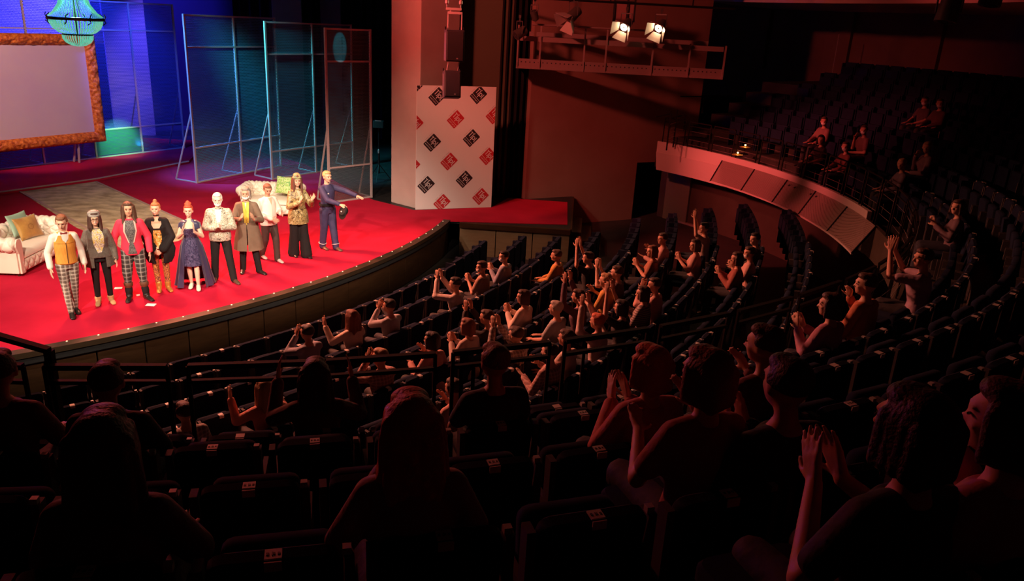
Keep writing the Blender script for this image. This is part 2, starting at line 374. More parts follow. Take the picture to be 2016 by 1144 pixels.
# masking behind the pillar and poster
def flat(pa, pb, z0, z1, m, t=.1, name='wall_side'):
    pa, pb = Vector(pa[:2]), Vector(pb[:2]); d = (pb-pa).normalized(); n = Vector((-d.y, d.x))*t
    mb = MB(); mb.prism([tuple(pa), tuple(pb), tuple(pb+n), tuple(pa+n)], z0, z1); return struct(name, mb, m)
m_maroon = mat('maroon_plaster', (.30, .13, .12), .9); m_olive = mat('dark_olive_plaster', (.10, .085, .05), .9)
flat((-3.2, 23.2), (-2.35, 23.0), 0, 11, m_olive, name='wall_wing')
flat((-2.35, 23.0), (-1.95, 22.95), 0, 11, m_maroon, name='wall_wing_red')
flat((-1.95, 23.3), (-.3, 23.6), 0, 11, m_olive, name='wall_wing_dark')
def drape(pa, pb, z0, z1, name, label, folds=6, amp=.09, m=m_curtain):
    pa, pb = Vector(pa[:2]), Vector(pb[:2]); d = (pb-pa); L = d.length; d /= L; n = Vector((-d.y, d.x)); k = folds*8
    F = [pa+d*(L*i/k)+n*(amp*sin(2*pi*folds*i/k)) for i in range(k+1)]
    mb = MB(); mb.prism([tuple(p) for p in F]+[tuple(p+n*.03) for p in F[::-1]], z0, z1)
    o = mb.build(name, m, smooth=40); tag(o, label, 'curtain'); return o
drape((-.80, 23.52), (.20, 23.62), .001, 9.5, 'curtain', 'black velvet leg curtain between the poster board and the side wall')
drape((-11.9, 33.0), (-4.0, 34.5), .001, 9.5, 'curtain', 'black backdrop curtain behind the wire screens', 20, .12)
# side wall with a dark doorway, wall under the balcony
wa, wb = Vector((.23, 23.34)), Vector((4.9, 25.8))
flat(wa, (3.85, 25.25), FLZ, 9, m_wallred, .2, 'wall_right')
flat((3.85, 25.25), (5.9, 26.33), 1.0, 9, m_wallred, .2, 'wall_right_upper')
flat((3.9, 27.4), (8, 29), FLZ, 3, m_black, .2, 'wall_passage')
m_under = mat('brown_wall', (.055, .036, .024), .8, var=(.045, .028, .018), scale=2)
a0, a1 = radians(-112), radians(44)
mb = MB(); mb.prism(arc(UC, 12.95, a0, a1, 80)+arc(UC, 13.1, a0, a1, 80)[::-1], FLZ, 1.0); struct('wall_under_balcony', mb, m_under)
# double door under the balcony
dr = thing('door_1', None, None); dr['kind'] = 'structure'
m_door = mat('grey_green_door', (.16, .15, .09), .6)
for px0, px1 in ((1303, 1339), (1341, 1376)):
    A = gp(px0, 429, FLZ); B = gp(px1, 437, FLZ); aa = atan2(A.y-UC.y, A.x-UC.x); bb = atan2(B.y-UC.y, B.x-UC.x)
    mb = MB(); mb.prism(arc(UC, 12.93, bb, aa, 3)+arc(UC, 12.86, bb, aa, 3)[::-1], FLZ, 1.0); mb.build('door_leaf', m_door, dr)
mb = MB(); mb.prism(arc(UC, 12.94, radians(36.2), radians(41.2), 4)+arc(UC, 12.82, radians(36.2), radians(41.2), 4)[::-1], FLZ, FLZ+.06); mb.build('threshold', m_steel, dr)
# upper tier: stepped floor and white fascia
UROW0 = 12.27; UP = .955; UF0 = 1.5; UH = .345
def ufloor(k): return UF0+UH*k
NUR = 7
for k in range(NUR):
    r0 = 11.95 if k == 0 else UROW0+UP*k-.42; r1 = UROW0+UP*(k+1)-.42 if k < NUR-1 else 24
    mb = MB(); z1 = ufloor(k); mb.prism(arc(UC, r0, a0, radians(42), 90)+arc(UC, r1, a0, radians(42), 90)[::-1], z1-.6 if k else .95, z1)
    struct('floor_tier', mb, m_floor)
fa = thing('balcony_fascia', 'pale fascia wrapped round the front edge of the upper tier', 'balcony front')
aE = radians(41.6)
prof = [(11.93, 1.46), (11.99, 1.78), (12.04, 1.78), (12.10, 1.5), (12.5, .93), (12.5, .86), (12.0, .86), (11.86, 1.38)]
def sweep(prof, c, a0, a1, n):
    V = []; F = []; k = len(prof)
    for i in range(n+1):
        a = a0+(a1-a0)*i/n; V += [(c.x+r*cos(a), c.y+r*sin(a), z) for r, z in prof]
    for i in range(n):
        for j in range(k): F.append((i*k+j, i*k+(j+1) % k, (i+1)*k+(j+1) % k, (i+1)*k+j))
    F += [tuple(range(k))[::-1], tuple(n*k+j for j in range(k))]
    return V, F
mb = MB(); mb.add(*sweep([(11.86, 1.44), (11.86, 1.78), (11.95, 1.78), (11.95, 1.44)], UC, radians(-5.5), aE, 60)); mb.build('upstand', m_white, fa)
mb = MB(); mb.add(*sweep([(11.84, 1.44), (12.0, 1.44), (12.0, .86), (11.94, .86)], UC, radians(-5.5), aE, 50)); mb.build('apron', m_white, fa)
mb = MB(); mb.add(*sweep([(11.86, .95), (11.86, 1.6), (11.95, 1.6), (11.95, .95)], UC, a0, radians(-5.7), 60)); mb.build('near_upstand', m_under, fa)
# rear wall and ceiling over the upper tier, lit red
m_rear = mat('brown_rear_wall', (.17, .085, .07), .9, var=(.14, .07, .06), scale=1.5)
mb = MB(); mb.prism(arc(UC, 22.3, radians(-75), radians(60), 40)+arc(UC, 22.6, radians(-75), radians(60), 40)[::-1], FLZ, 7.4); struct('wall_rear', mb, m_rear)
for k in range(9):
    a = radians(-22+9.0*k); mb = MB(); c = (UC.x+22.2*cos(a), UC.y+22.2*sin(a), 5.8); mb.box((c[0], c[1], 5.0), (.25, .6, 2.3), a); struct('trim_4', mb, m_rear)
m_ceil = mat('ceiling_paint', (.55, .40, .38), .9)
mb = MB(); mb.prism(arc(UC, 16.0, radians(-60), radians(49), 60)+arc(UC, 22.25, radians(-60), radians(49), 60)[::-1], 6.16, 7.4); struct('ceiling', mb, m_ceil)

# added unseen flags, bent to the stage edge, keep front beams off the seats
for L0_, T_, E_, c_, s_ in KEYS:
    L_ = Vector(L0_); fl_ = thing('front_lamp', 'unseen black spotlight with added beam-cutting flag, %s of four above the seats' % ['leftmost', 'second from left', 'rightmost', 'third from left'][KEYS.index((L0_, T_, E_, c_, s_))], 'stage lamp', L_, 0, 'front of house spotlights')
    V = []; n = 30; t0 = .13
    A2 = arc(SC, SR+.12, radians(-80), radians(-6), n); B2 = arc(SC, SR+11, radians(-80), radians(-6), n)
    for e, f in zip(A2, B2):
        for q in (e, f): p = (Vector((q[0], q[1], -.2))-L_)*t0; V.append(p)
    V += [v+Vector((0, 0, .004)) for v in V]; N_ = 2*(n+1)
    F = [(2*i, 2*i+1, 2*i+3, 2*i+2) for i in range(n)]+[(N_+2*i, N_+2*i+2, N_+2*i+3, N_+2*i+1) for i in range(n)]
    mb = MB(); mb.add(V, F); me = bpy.data.meshes.new('barn_door'); me.from_pydata(mb.v, [], mb.f); mesh_obj('barn_door', me, m_black, fl_)  # added flag plate that cuts the beam short of the seats
    d = (Vector(T_)-L_).normalized(); Mq = d.to_track_quat('Z', 'Y').to_matrix()
    mb = MB(); mb.lathe([(.10, -.45), (.14, -.40), (.15, -.05), (.13, -.05)], (0, 0, 0), 16, M=Mq); mb.build('housing', m_blackmetal, fl_, smooth=40)
# ---------------------------------------------------------------- wire screens
m_wire_b = wire_mat('expanded_mesh_light_tint', (.13, .34, .44), 27, .5)  # grey metal mesh with the blue stage light put into its colour
m_wire_d = wire_mat('expanded_mesh_dark', (.15, .17, .18), 36, .36)
BRK = {}
def screen(label, p0, p1, H, posts, rungs, wm, braces, zb=2.05, bh=.85, z0=.018, t=.055, group=None, side=1, skip=()):
    p0 = Vector(p0); p1 = Vector(p1); d = p1-p0; L = d.length
    th = thing('wire_screen', label, 'screen', (p0.x, p0.y, z0), atan2(d.y, d.x), group)
    for x in posts: mb = MB(); mb.box((x, 0, H/2), (t, t, H)); mb.build('post', m_galv, th)
    zs = [t/2]+list(rungs)+[H-t/2]
    for z in zs:
        for a, b in zip(posts[:-1], posts[1:]): mb = MB(); mb.box(((a+b)/2, 0, z), (b-a-t, t*.8, t*.8)); mb.build('crossbar', m_galv, th)
    for a, b in zip(posts[:-1], posts[1:]):
        for z, zz in zip(zs[:-1], zs[1:]):
            mb = MB(); mb.box(((a+b)/2, 0, (z+zz)/2), (b-a-t, .004, zz-z-t*.8)); mb.build('mesh_panel', wm, th)
    for i in braces:
        x = posts[i]; y = side*bh; br = MB(); br.bar((x, side*t/2, zb), (x, y, .03), .035); br.bar((x, side*t/2, .025), (x, y, .025), .035); br.build('brace', m_galv, th)
    return th
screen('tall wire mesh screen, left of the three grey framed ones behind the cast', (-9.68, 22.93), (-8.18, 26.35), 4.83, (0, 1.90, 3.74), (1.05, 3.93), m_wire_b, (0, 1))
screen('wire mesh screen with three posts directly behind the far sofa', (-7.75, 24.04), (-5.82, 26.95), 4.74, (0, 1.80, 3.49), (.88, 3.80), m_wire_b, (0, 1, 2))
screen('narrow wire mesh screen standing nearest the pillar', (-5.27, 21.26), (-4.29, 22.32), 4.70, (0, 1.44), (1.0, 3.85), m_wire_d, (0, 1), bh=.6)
bp0 = Vector((-12.35, 28.37)); bdir = (Vector((-14.07, 25.48))-bp0).normalized()
bl = bp0+bdir*8.4
screen('long blue-lit wire screen behind the gold picture frame', tuple(bl), tuple(bp0), 4.98, (0, 1.66, 3.36, 5.06, 6.74, 8.4), (.92, 4.08), wire_mat('expanded_mesh_blue_light_tint', (.10, .14, .34), 27, .5), (1, 2, 3, 4, 5), z0=.10, side=1)  # this mesh carries the blue backdrop light in its base colour
# added board painted green for the green light in its lower right bay
blue_scr = [o for o in C.objects if o.name.startswith('wire_screen')][-1]
mb = MB(); mb.box((5.90, .05, .49), (1.64, .02, .84)); mb.build('green_light_patch', mat('green_light_paint', (.02, .42, .08), .6), blue_scr)
spot('green_light', (-12.6, 25.3, 1.6), (-13.75, 26.35, .40), 420, (.2, 1, .3), 60, .9, .05)
spot('blue_strip_light', (-12.9, 26.8, .3), (-13.5, 26.9, .6), 14, (.05, .45, 1), 40, .8, .03)

# ---------------------------------------------------------------- gold picture frame
m_gold = mat('carved_gilt', (.85, .27, .035), .42, metal=.1, var=(.40, .07, .01), scale=12, bump=.7, bscale=40)
m_canvas = mat('mauve_canvas', (.62, .48, .54), .9, var=(.66, .54, .54), scale=.8)
fb = Vector((-13.58, 25.28)); fd = Vector((-1.62, -2.9)).normalized(); FW, FH, FT = 5.4, 3.32, .36
pf_ = thing('picture_frame', 'huge carved gold picture frame with a blank mauve canvas', 'picture frame', (fb.x+fd.x*FW, fb.y+fd.y*FW, .74), atan2(-fd.y, -fd.x))
def moulding(x0, z0, x1, z1, ax):
    """carved moulding: a thick bevelled bar with noise-carved relief; runs from (x0,z0) to (x1,z1) along ax"""
    mb = MB(); L = (x1-x0) if ax == 'x' else (z1-z0); n = int(L/.03); W = FT; k = 14
    V = []; F = []
    for i in range(n+1):
        s = i/n
        for j in range(k+1):
            q = j/k; w_ = W*q
            lo = (w_ if True else 0); tmin = w_; tmax = L-w_
            u = tmin+(tmax-tmin)*s
            h = .10*sin(pi*min(1, q*1.15))**.5+.05*(1-q)
            if .1 < q < .9:
                h += .035*noise.noise(Vector((u*13, q*7, (3.1 if ax == 'x' else 9.2)+x0+z0)))+.030*abs(sin(u*7+3*q))*sin(pi*q)
            V.append((u, w_, h))
    def mp(u, w_, h):
        if ax == 'x': zz = z0+w_ if z0 < 1 else z0-w_; return (x0+u, -h, zz)
        xx = x0+w_ if x0 < 1 else x0-w_; return (xx, -h, z0+u)
    P = [mp(*v) for v in V]+[mp(v[0], v[1], -.04) for v in V]; N = len(V)
    for i in range(n):
        for j in range(k):
            a = i*(k+1)+j; F.append((a, a+1, a+k+2, a+k+1)); F.append((N+a, N+a+k+1, N+a+k+2, N+a+1))
    for i in range(n):
        for j in (0, k): a = i*(k+1)+j; F.append((a, a+k+1, N+a+k+1, N+a))
    for i in (0, n):
        for j in range(k): a = i*(k+1)+j; F.append((a, a+1, N+a+1, N+a))
    mb.add(P, F); return mb
moulding(0, 0, FW, 0, 'x').build('frame_side', m_gold, pf_, smooth=50)
moulding(0, FH, FW, FH, 'x').build('frame_side', m_gold, pf_, smooth=50)
moulding(0, 0, 0, FH, 'z').build('frame_side', m_gold, pf_, smooth=50)
moulding(FW, 0, FW, FH, 'z').build('frame_side', m_gold, pf_, smooth=50)
mb = MB(); mb.box((FW/2, .01, FH/2), (FW-.3, .03, FH-.3)); mb.build('canvas', m_canvas, pf_)
for x in (.9, FW-.9):
    mb = MB(); mb.bar((x, .03, .1), (x, .12, -.62), .05); mb.bar((x, .03, .6), (x, .40, -.62), .05); mb.build('leg', m_galv, pf_)

# ---------------------------------------------------------------- chandelier
m_crys = mat('crystal_strands', (.42, .85, .72), .18, spec=.9, var=(.10, .30, .25), scale=60, stretch=(1, 1, .25), emit=(.16, .80, .56), estr=.55)
m_ring = mat('dark_bronze', (.05, .03, .02), .4, metal=.7)
ch = thing('chandelier', 'hanging crystal chandelier glowing aqua over the left of the stage', 'chandelier', (-11.68, 21.0, 4.60))
def strands(prof, n, name):
    mb = MB(); k = len(prof)
    for j in range(n):
        a = 2*pi*j/n; da = pi/n*.5
        V = []; F = []
        for r, z in prof:
            for s, e in ((-1, 0), (0, .018), (1, 0), (0, -.01)): V.append(((r+e)*cos(a+s*da), (r+e)*sin(a+s*da), z))
        for i in range(k-1):
            for q in range(4): F.append((i*4+q, i*4+(q+1) % 4, (i+1)*4+(q+1) % 4, (i+1)*4+q))
        mb.add(V, F)
    o = mb.build(name, m_crys, ch); o['kind'] = 'stuff'; return o
strands([(.24, .95), (.28, .62), (.36, .36), (.50, .16), (.64, .05)], 56, 'upper_strands')
strands([(.62, -.02), (.60, -.12), (.54, -.24), (.42, -.34), (.33, -.37)], 56, 'bowl_strands')
strands([(.35, -.40), (.34, -.50), (.28, -.59), (.16, -.66), (.03, -.685)], 36, 'lower_strands')
mb = MB(); mb.lathe([(.62, -.035), (.67, -.035), (.685, .0), (.67, .035), (.62, .035)], n=40); mb.build('ring', m_ring, ch, smooth=40)
mb = MB(); mb.lathe([(.33, -.41), (.36, -.41), (.36, -.37), (.33, -.37)], n=36); mb.build('ring', m_ring, ch, smooth=40)
mb = MB(); mb.tube([(0, 0, .9), (0, 0, 3.4)], .015); mb.lathe([(.02, -.6), (.02, 1.0)]); mb.build('chain', m_ring, ch)
orn = MB()
for j in range(8):
    a = 2*pi*j/8+.2; orn.tube([(.69*cos(a), .69*sin(a), .0), (.72*cos(a), .72*sin(a), .07), (.68*cos(a+.09), .68*sin(a+.09), .13)], .014, 5); orn.tube([(.69*cos(a), .69*sin(a), .0), (.72*cos(a), .72*sin(a), -.08), (.66*cos(a-.09), .66*sin(a-.09), -.13)], .014, 5)
orn.build('scroll_ornament', m_ring, ch)
pl_ = bpy.data.lights.new('chandelier_glow', 'POINT'); pl_.energy = 26; pl_.color = (.3, 1, .75); pl_.shadow_soft_size = .1
po = bpy.data.objects.new('chandelier_glow', pl_); C.objects.link(po); po.location = (-11.68, 21, 4.75)

# ---------------------------------------------------------------- hung loudspeakers
m_spk = mat('speaker_black', (.022, .016, .017), .6); m_grille = mat('speaker_grille', (.03, .02, .022), .7, bump=.4, bscale=300)
def speaker(c, w, d, h, tilt, label):
    th = thing('loudspeaker', label, 'loudspeaker', c, radians(12), 'loudspeakers hung in a column')
    M = Matrix.Rotation(tilt, 3, 'X')
    mb = MB(); mb.box((0, 0, 0), (w, d, h), M=M); mb.build('cabinet', m_spk, th, bevel=.012)
    mb = MB(); mb.box(M@Vector((0, -d/2-.006, 0)), (w-.05, .016, h-.05), M=M); mb.build('grille', m_grille, th, bevel=.006)
    mb = MB(); mb.box(M@Vector((.05, -d/2-.016, -h/2+.07)), (.035, .006, .025), M=M); mb.build('badge', m_steel, th)
    mb = MB()
    for x in (-w/2, w/2): mb.box(M@Vector((x, 0, h/2+.0)), (.02, .05, .12), M=M)
    mb.build('hanging_bracket', m_blackmetal, th)
    return th
s1 = atY(894, 90, 17.8); s2_ = atY(889, 167, 17.8)
speaker(s1, .40, .38, .66, 0, 'upper black loudspeaker, hanging upright above the poster board')
speaker(s2_, .37, .40, .58, radians(-10), 'lower black loudspeaker, tilted down in front of the poster board')
t_ = thing('rigging_frame', 'metal rigging frame above the hung loudspeakers', 'rigging')
c = s1; mb = MB()
for x in (-.15, .15): mb.bar((c.x+x, c.y, c.z+.34), (c.x+x, c.y, c.z+.68), .025)
mb.bar((c.x-.16, c.y, c.z+.68), (c.x+.16, c.y, c.z+.68), .05); mb.bar((c.x-.2, c.y, c.z+.76), (c.x+.14, c.y, c.z+.76), .05); mb.bar((c.x-.1, c.y, c.z+.68), (c.x-.1, c.y, c.z+.76), .03); mb.build('frame', m_steel, t_)
for x in (-.18, .12):
    mb = MB(); mb.tube([(c.x+x, c.y, c.z+.76), (c.x+x, c.y, c.z+3)], .012, 6); mb.lathe([(.0, -.07), (.04, -.03), (.04, .03), (0, .07)], (c.x+x, c.y, c.z+.9), 8); mb.build('chain', m_steel, t_)
mb = MB()
for x in (-.12, .12): mb.bar((s2_.x+x, s2_.y, s2_.z+.28), (s1.x+x, s1.y, s1.z-.34), .02)
mb.build('link_bar', m_steel, t_)

# ---------------------------------------------------------------- sponsor board
m_board = mat('white_board_print', (.72, .66, .62), .35, spec=.5); m_logk = mat('logo_black', (.02, .008, .010), .5); m_logr = mat('logo_red', (.48, .015, .02), .5); m_logw = mat('logo_white', (.72, .66, .62), .5)
A_ = gp(818, 413, .018); B_ = gp(967, 408, .018); dB = (B_-A_); BW = hypot(dB.x, dB.y); BH = 3.38
bd = thing('sponsor_board', 'tall white sponsor board printed with rows of black and red diamond logos', 'board', (A_.x, A_.y, .018), atan2(dB.y, dB.x))
mb = MB(); mb.box((BW/2, .02, BH/2), (BW, .04, BH)); mb.build('panel', m_board, bd, bevel=.004)
mb = MB()
for x in (.35, BW-.35): mb.bar((x, .04, 2.2), (x, .75, .02), .05); mb.bar((x, .04, .03), (x, .75, .03), .05)
mb.build('brace', m_wood, bd)
def to_board(px, py):
    r = ray(px, py); o = Vector((0, 0, CAMZ)); n = Vector((-dB.y, dB.x, 0)).normalized()
    t = (A_-o).dot(n)/r.dot(n); p = o+r*t-A_; u = Vector((dB.x, dB.y, 0)).normalized(); return p.dot(u), p.z
def clip(poly, W, H):
    for ax, lim, sg in ((0, 0, 1), (0, W, -1), (1, 0, 1), (1, H, -1)):
        out = []
        for i in range(len(poly)):
            a, b = poly[i-1], poly[i]; ia = (a[ax]-lim)*sg >= 0; ib = (b[ax]-lim)*sg >= 0
            if ia != ib:
                t = (lim-a[ax])/(b[ax]-a[ax]); out.append((a[0]+(b[0]-a[0])*t, a[1]+(b[1]-a[1])*t))
            if ib: out.append(b)
        poly = out
        if len(poly) < 3: return []
    return poly
def stroke(pts, w):
    out = []
    for a, b in zip(pts[:-1], pts[1:]):
        a = Vector(a); b = Vector(b); d = (b-a).normalized(); n = Vector((-d.y, d.x))*w/2; e = d*w*.35
        out.append([tuple(a-e-n), tuple(b+e-n), tuple(b+e+n), tuple(a-e+n)])
    return out
LW, LH = .31, .41
def logo(px, py, red):
    cx_, cz_ = to_board(px, py); R_ = Matrix.Rotation(radians(-46), 2)
    lg = thing('x', None, None) if False else None
    def place(poly): return [tuple(R_@Vector((p[0]-LW/2, p[1]-LH/2))+Vector((cx_, cz_))) for p in poly]
    def put(polys, m, name, y, par):
        mb = MB()
        for q in polys:
            q = clip(place(q), BW-.005, BH-.005)
            q = [p for p in q]
            if len(q) >= 3:
                V = [(p[0], -y, p[1]) for p in q]+[(p[0], -y+.002, p[1]) for p in q]; n = len(q)
                mb.add(V, [tuple(range(n)), tuple(range(n, 2*n))[::-1]]+[(i, (i+1) % n, n+(i+1) % n, n+i) for i in range(n)])
        if mb.v: return mb.build(name, m, par)
    bgm = m_logr if red else m_logk
    bg = put([[(0, .115), (LW, .115), (LW, LH-.012), (LW-.012, LH), (.012, LH), (0, LH-.012)], [(0, .012), (.012, 0), (LW-.012, 0), (LW, .012), (LW, .105), (0, .105)]], bgm, 'printed_logo', .003, bd)
    if not bg: return
    S = []
    w_ = .017
    S += stroke([(.030, .335), (.095, .335)], w_)+stroke([(.062, .335), (.062, .20)], w_)                       # T
    S += stroke([(.144, .362), (.128, .352), (.128, .205), (.112, .195)], w_)                                    # long s / l
    S += stroke([(.163, .292), (.163, .150)], w_)+stroke([(.170, .292), (.210, .292), (.228, .270), (.228, .232), (.210, .210), (.170, .210)], w_)  # p
    S += stroke([(.262, .325), (.262, .205), (.285, .185)], w_)                                                   # l
    put(S, m_logw, 'lettering', .006, bg)
    Q = []
    for i in range(7):
        x = .04+i*.037; g = i % 3
        if i in (0, 6): Q += [[(x-.009, .045), (x, .036), (x+.009, .045), (x+.009, .06), (x, .069), (x-.009, .06)]]
        elif g == 1: Q += stroke([(x-.009, .038), (x, .068), (x+.009, .038)], .006)
        else: Q += stroke([(x-.008, .038), (x-.008, .068), (x+.008, .068)], .006)+stroke([(x-.006, .053), (x+.008, .053)], .005)
    put(Q, m_logw, 'small_lettering', .006, bg)
    Q = []
    for i in range(9):
        v = .12+i*.031
        if i == 4: continue
        Q += stroke([(-.045, v), (-.030, v+.008), (-.045, v+.016)], .005)
    put(Q, mat('logo_grey', (.30, .22, .21), .6), 'side_lettering', .004, bg)
for x, y, r in [(861, 190, 0), (942, 187, 0), (851, 281, 0), (928, 272, 0), (839, 364, 0), (914, 353, 0), (897, 235, 1), (973, 227, 1), (816, 244, 1), (884, 318, 1), (960, 308, 1), (870, 399, 1), (946, 387, 1), (822, 163, 0), (810, 326, 1)]: logo(x, y, r)

# ---------------------------------------------------------------- lamp stand in the wings
c = gp(746, 356, 0); ls = thing('lamp_stand', 'dark lamp stand in the wings between the narrow screen and pillar', 'lamp stand', (c.x, c.y, 0))
mb = MB(); mb.tube([(0, 0, .25), (0, 0, 1.75)], .018, 8); mb.tube([(0, 0, .25), (0, 0, .9)], .03, 8); mb.build('pole', m_blackmetal, ls, smooth=40)
for k in range(3):
    a = 2*pi*k/3+.5; mb = MB(); mb.bar((0, 0, .55), (.42*cos(a), .42*sin(a), .015), .022); mb.bar((0, 0, .25), (.2*cos(a), .2*sin(a), .28), .015); mb.build('leg', m_blackmetal, ls)
mb = MB(); mb.box((0, 0, 1.82), (.34, .22, .22)); mb.build('lamp_head', m_black, ls, bevel=.02)
mb = MB(); mb.bar((-.1, -.1, 1.94), (.1, -.1, 1.94), .02); mb.build('handle', m_steel, ls)
mb = MB(); mb.lathe([(.025, 0), (.03, .1), (.018, .14)], (0, -.03, .9), 8); mb.build('clamp', m_steel, ls)

# ---------------------------------------------------------------- chesterfield sofas
m_leather = mat('cream_leather', (.80, .70, .56), .42, spec=.5)
m_leather2 = mat('cream_leather_darker', (.55, .40, .32), .5)  # darker tone for the sofa buttons
def tuft(u, v, d=.04):
    a = abs(sin(pi*(u+v))); b = abs(sin(pi*(u-v))); return d*(min(a, b)**.5)
def surf_grid(fn, nu, nv, thick):
    """fn(u,v) -> (front point, back point)"""
    V = []; W_ = []
    for i in range(nu+1):
        for j in range(nv+1):
            p, q = fn(i/nu, j/nv); V.append(p); W_.append(q)
    N = len(V); F = []
    for i in range(nu):
        for j in range(nv):
            a = i*(nv+1)+j; F.append((a, a+1, a+nv+2, a+nv+1)); F.append((N+a, N+a+nv+1, N+a+nv+2, N+a+1))
    for i in range(nu):
        for j in (0, nv): a = i*(nv+1)+j; F.append((a, a+nv+1, N+a+nv+1, N+a))
    for i in (0, nu):
        for j in range(nv): a = i*(nv+1)+j; F.append((a, a+1, N+a+1, N+a))
    return V+W_, F
def sofa(label, c, rz, W=1.9, D=.92):
    s = thing('chesterfield_sofa', label, 'sofa', c, rz)
    y0, y1 = -D/2, D/2; hb = .74
    mb = MB(); mb.box((0, .02, .19), (W-.1, D-.12, .26)); mb.build('base', m_leather, s, bevel=.02)
    # tufted front panel
    def fr(u, v):
        x = -W/2+.14+(W-.28)*u; z = .07+.23*v; e = tuft(u*8, v*1.0+.5, .045)*sin(pi*min(1, max(0, v)))**.4
        return (x, y0+.02-e, z), (x, y0+.08, z)
    mb = MB(); mb.add(*surf_grid(fr, 96, 10, .05)); mb.build('front_panel', m_leather, s, smooth=True)
    # seat cushion
    def cu(u, v):
        x = -W/2+.16+(W-.32)*u; yy = y0+.01+(D-.24)*v; e = (sin(pi*min(1, max(0, u)))**.25)*(sin(pi*min(1, max(0, v)))**.25)
        return (x, yy, .34+.13*e), (x, yy, .32)
    mb = MB(); mb.add(*surf_grid(cu, 30, 16, .1)); mb.build('seat_cushion', m_leather, s, smooth=60)
    # back: inner tufted face rolling outwards at the top
    def roll(v):
        # profile (outward offset, z) from seat height up and over the roll, down the outside
        if v < .5: t = v/.5; return (.0+.03*t, .40+(hb-.12-.40)*t, -1, 0)
        a = pi*1.35*(v-.5)/.5; r = .105
        return (.03+r-r*cos(a), hb-.12+r*sin(a), -cos(a), sin(a))
    def bk(u, v):
        o_, z, ny, nz = roll(v); x = -W/2+.05+(W-.10)*u; e = tuft(u*7, v*3.2, .05)
        y = y1-.27+o_
        return (x, y+ny*e, z+nz*e), (x, y1-.12, min(z, hb-.12))
    mb = MB(); mb.add(*surf_grid(bk, 112, 44, .1)); mb.build('backrest', m_leather, s, smooth=True)
    mb = MB(); mb.box((0, y1-.09, .33), (W-.06, .12, .6)); mb.build('back_panel', m_leather, s, bevel=.02)
    for sg in (-1, 1):
        def ar(u, v, sg=sg):
            o_, z, ny, nz = roll(v); y = y0+.03+(D-.25)*u; e = tuft(u*3, v*3.2, .05)
            x = sg*(W/2-.20+o_)
            return (x+sg*ny*e, y, z+nz*e), (sg*(W/2-.08), y, min(z, hb-.12))
        mb = MB(); mb.add(*surf_grid(ar, 48, 40, .1)); mb.build('arm', m_leather, s, smooth=True)
        mb = MB(); mb.box((sg*(W/2-.075), -.02, .34), (.09, D-.1, .56)); mb.build('side_panel', m_leather, s, bevel=.015)
        # scroll-fronted arm face
        pr_ = [(-.10, .05), (.03, .05), (.035, .45), (.07, .52), (.10, .60), (.09, .68), (.04, .735), (-.03, .735), (-.08, .69), (-.10, .6)]
        mb = MB(); V = [(sg*(W/2-.1+p[0]*1), y0+.045, p[1]) for p in pr_]+[(sg*(W/2-.1+p[0]), y0-.005, p[1]) for p in pr_]; n = len(pr_)
        mb.add(V, [tuple(range(n)), tuple(range(n, 2*n))]+[(i, (i+1) % n, n+(i+1) % n, n+i) for i in range(n)]); mb.build('arm_front', m_leather, s, bevel=.01)
        for y in (y0+.08, y1-.1): mb = MB(); mb.lathe([(.022, 0), (.03, .03), (.035, .065)], (sg*(W/2-.1), y, 0), 10); mb.build('foot', m_wood, s)
    bt = MB()
    for j, zz in enumerate((.46, .56)):
        for i in range(8 if j == 0 else 7):
            u = (i+(.5 if j else 0)+.0)/7
            if 0 < u < 1: bt.ball((-W/2+.05+(W-.10)*u, y1-.275, zz), .012, 6, 4)
    o = bt.build('button', m_leather2, s); o['kind'] = 'stuff'
    return s
so1 = sofa('cream buttoned leather sofa at the left edge of the stage', (-9.87, 14.72, .018), radians(92), 1.85, .95)
so2 = sofa('cream buttoned leather sofa behind the man in the white shirt', (-6.42, 19.9, .018), radians(4), 1.50, .92)
def pillow(label, c, M, w, h, t, m, m2, trim=None):
    th = thing('cushion', label, 'cushion', c); th.matrix_world = Matrix.Translation(c) @ M.to_4x4()
    def f(u, v, sg):
        e = (sin(pi*min(1, max(0, u)))*sin(pi*min(1, max(0, v))))
        pin = 1-.10*(abs(2*u-1)**4)*0-.07*sin(pi*u)*0
        x = (u-.5)*w*(1-.07*sin(pi*v)); z = (v-.5)*h*(1-.07*sin(pi*u)); return (x, sg*(t/2)*max(0, e)**.45+sg*.004, z)
    mb = MB(); mb.add(*surf_grid(lambda u, v: (f(u, v, -1), f(u, v, 1)), 20, 20, .1)); mb.build('cover', m, th, smooth=True)
    if m2:
        mb = MB(); r = MB()
        for rr in (.10, .14, .055): r.tube([(rr*w/.5*cos(2*pi*k/20), -t/2-.004+.03*(rr/.14)**2, rr*h/.5*sin(2*pi*k/20)) for k in range(21)], .006, 5)
        r.build('embroidery', m2, th)
    return th
m_goldcloth = mat('gold_satin', (.50, .28, .06), .35, var=(.36, .18, .04), scale=7, sheen=.3); m_goldtrim = mat('gold_trim', (.25, .12, .03), .4)
m_greencloth = blotch('green_print', [(.30, .55, .12), (.55, .70, .30), (.15, .40, .10)], 9); m_mint = mat('mint_cloth', (.35, .52, .38), .6); m_brown = mat('brown_cloth', (.16, .07, .04), .7)
RT = lambda a, t: Matrix.Rotation(a, 3, 'Z') @ Matrix.Rotation(t, 3, 'X')
pillow('gold satin cushion with a round embroidered motif on the near sofa', (-9.80, 14.93, .70), RT(radians(78), radians(-22)), .56, .46, .15, m_goldcloth, m_goldtrim)
pillow('mint green cushion tucked behind the gold satin cushion', (-9.98, 14.95, .76), RT(radians(86), radians(-18)), .56, .44, .12, m_mint, None)
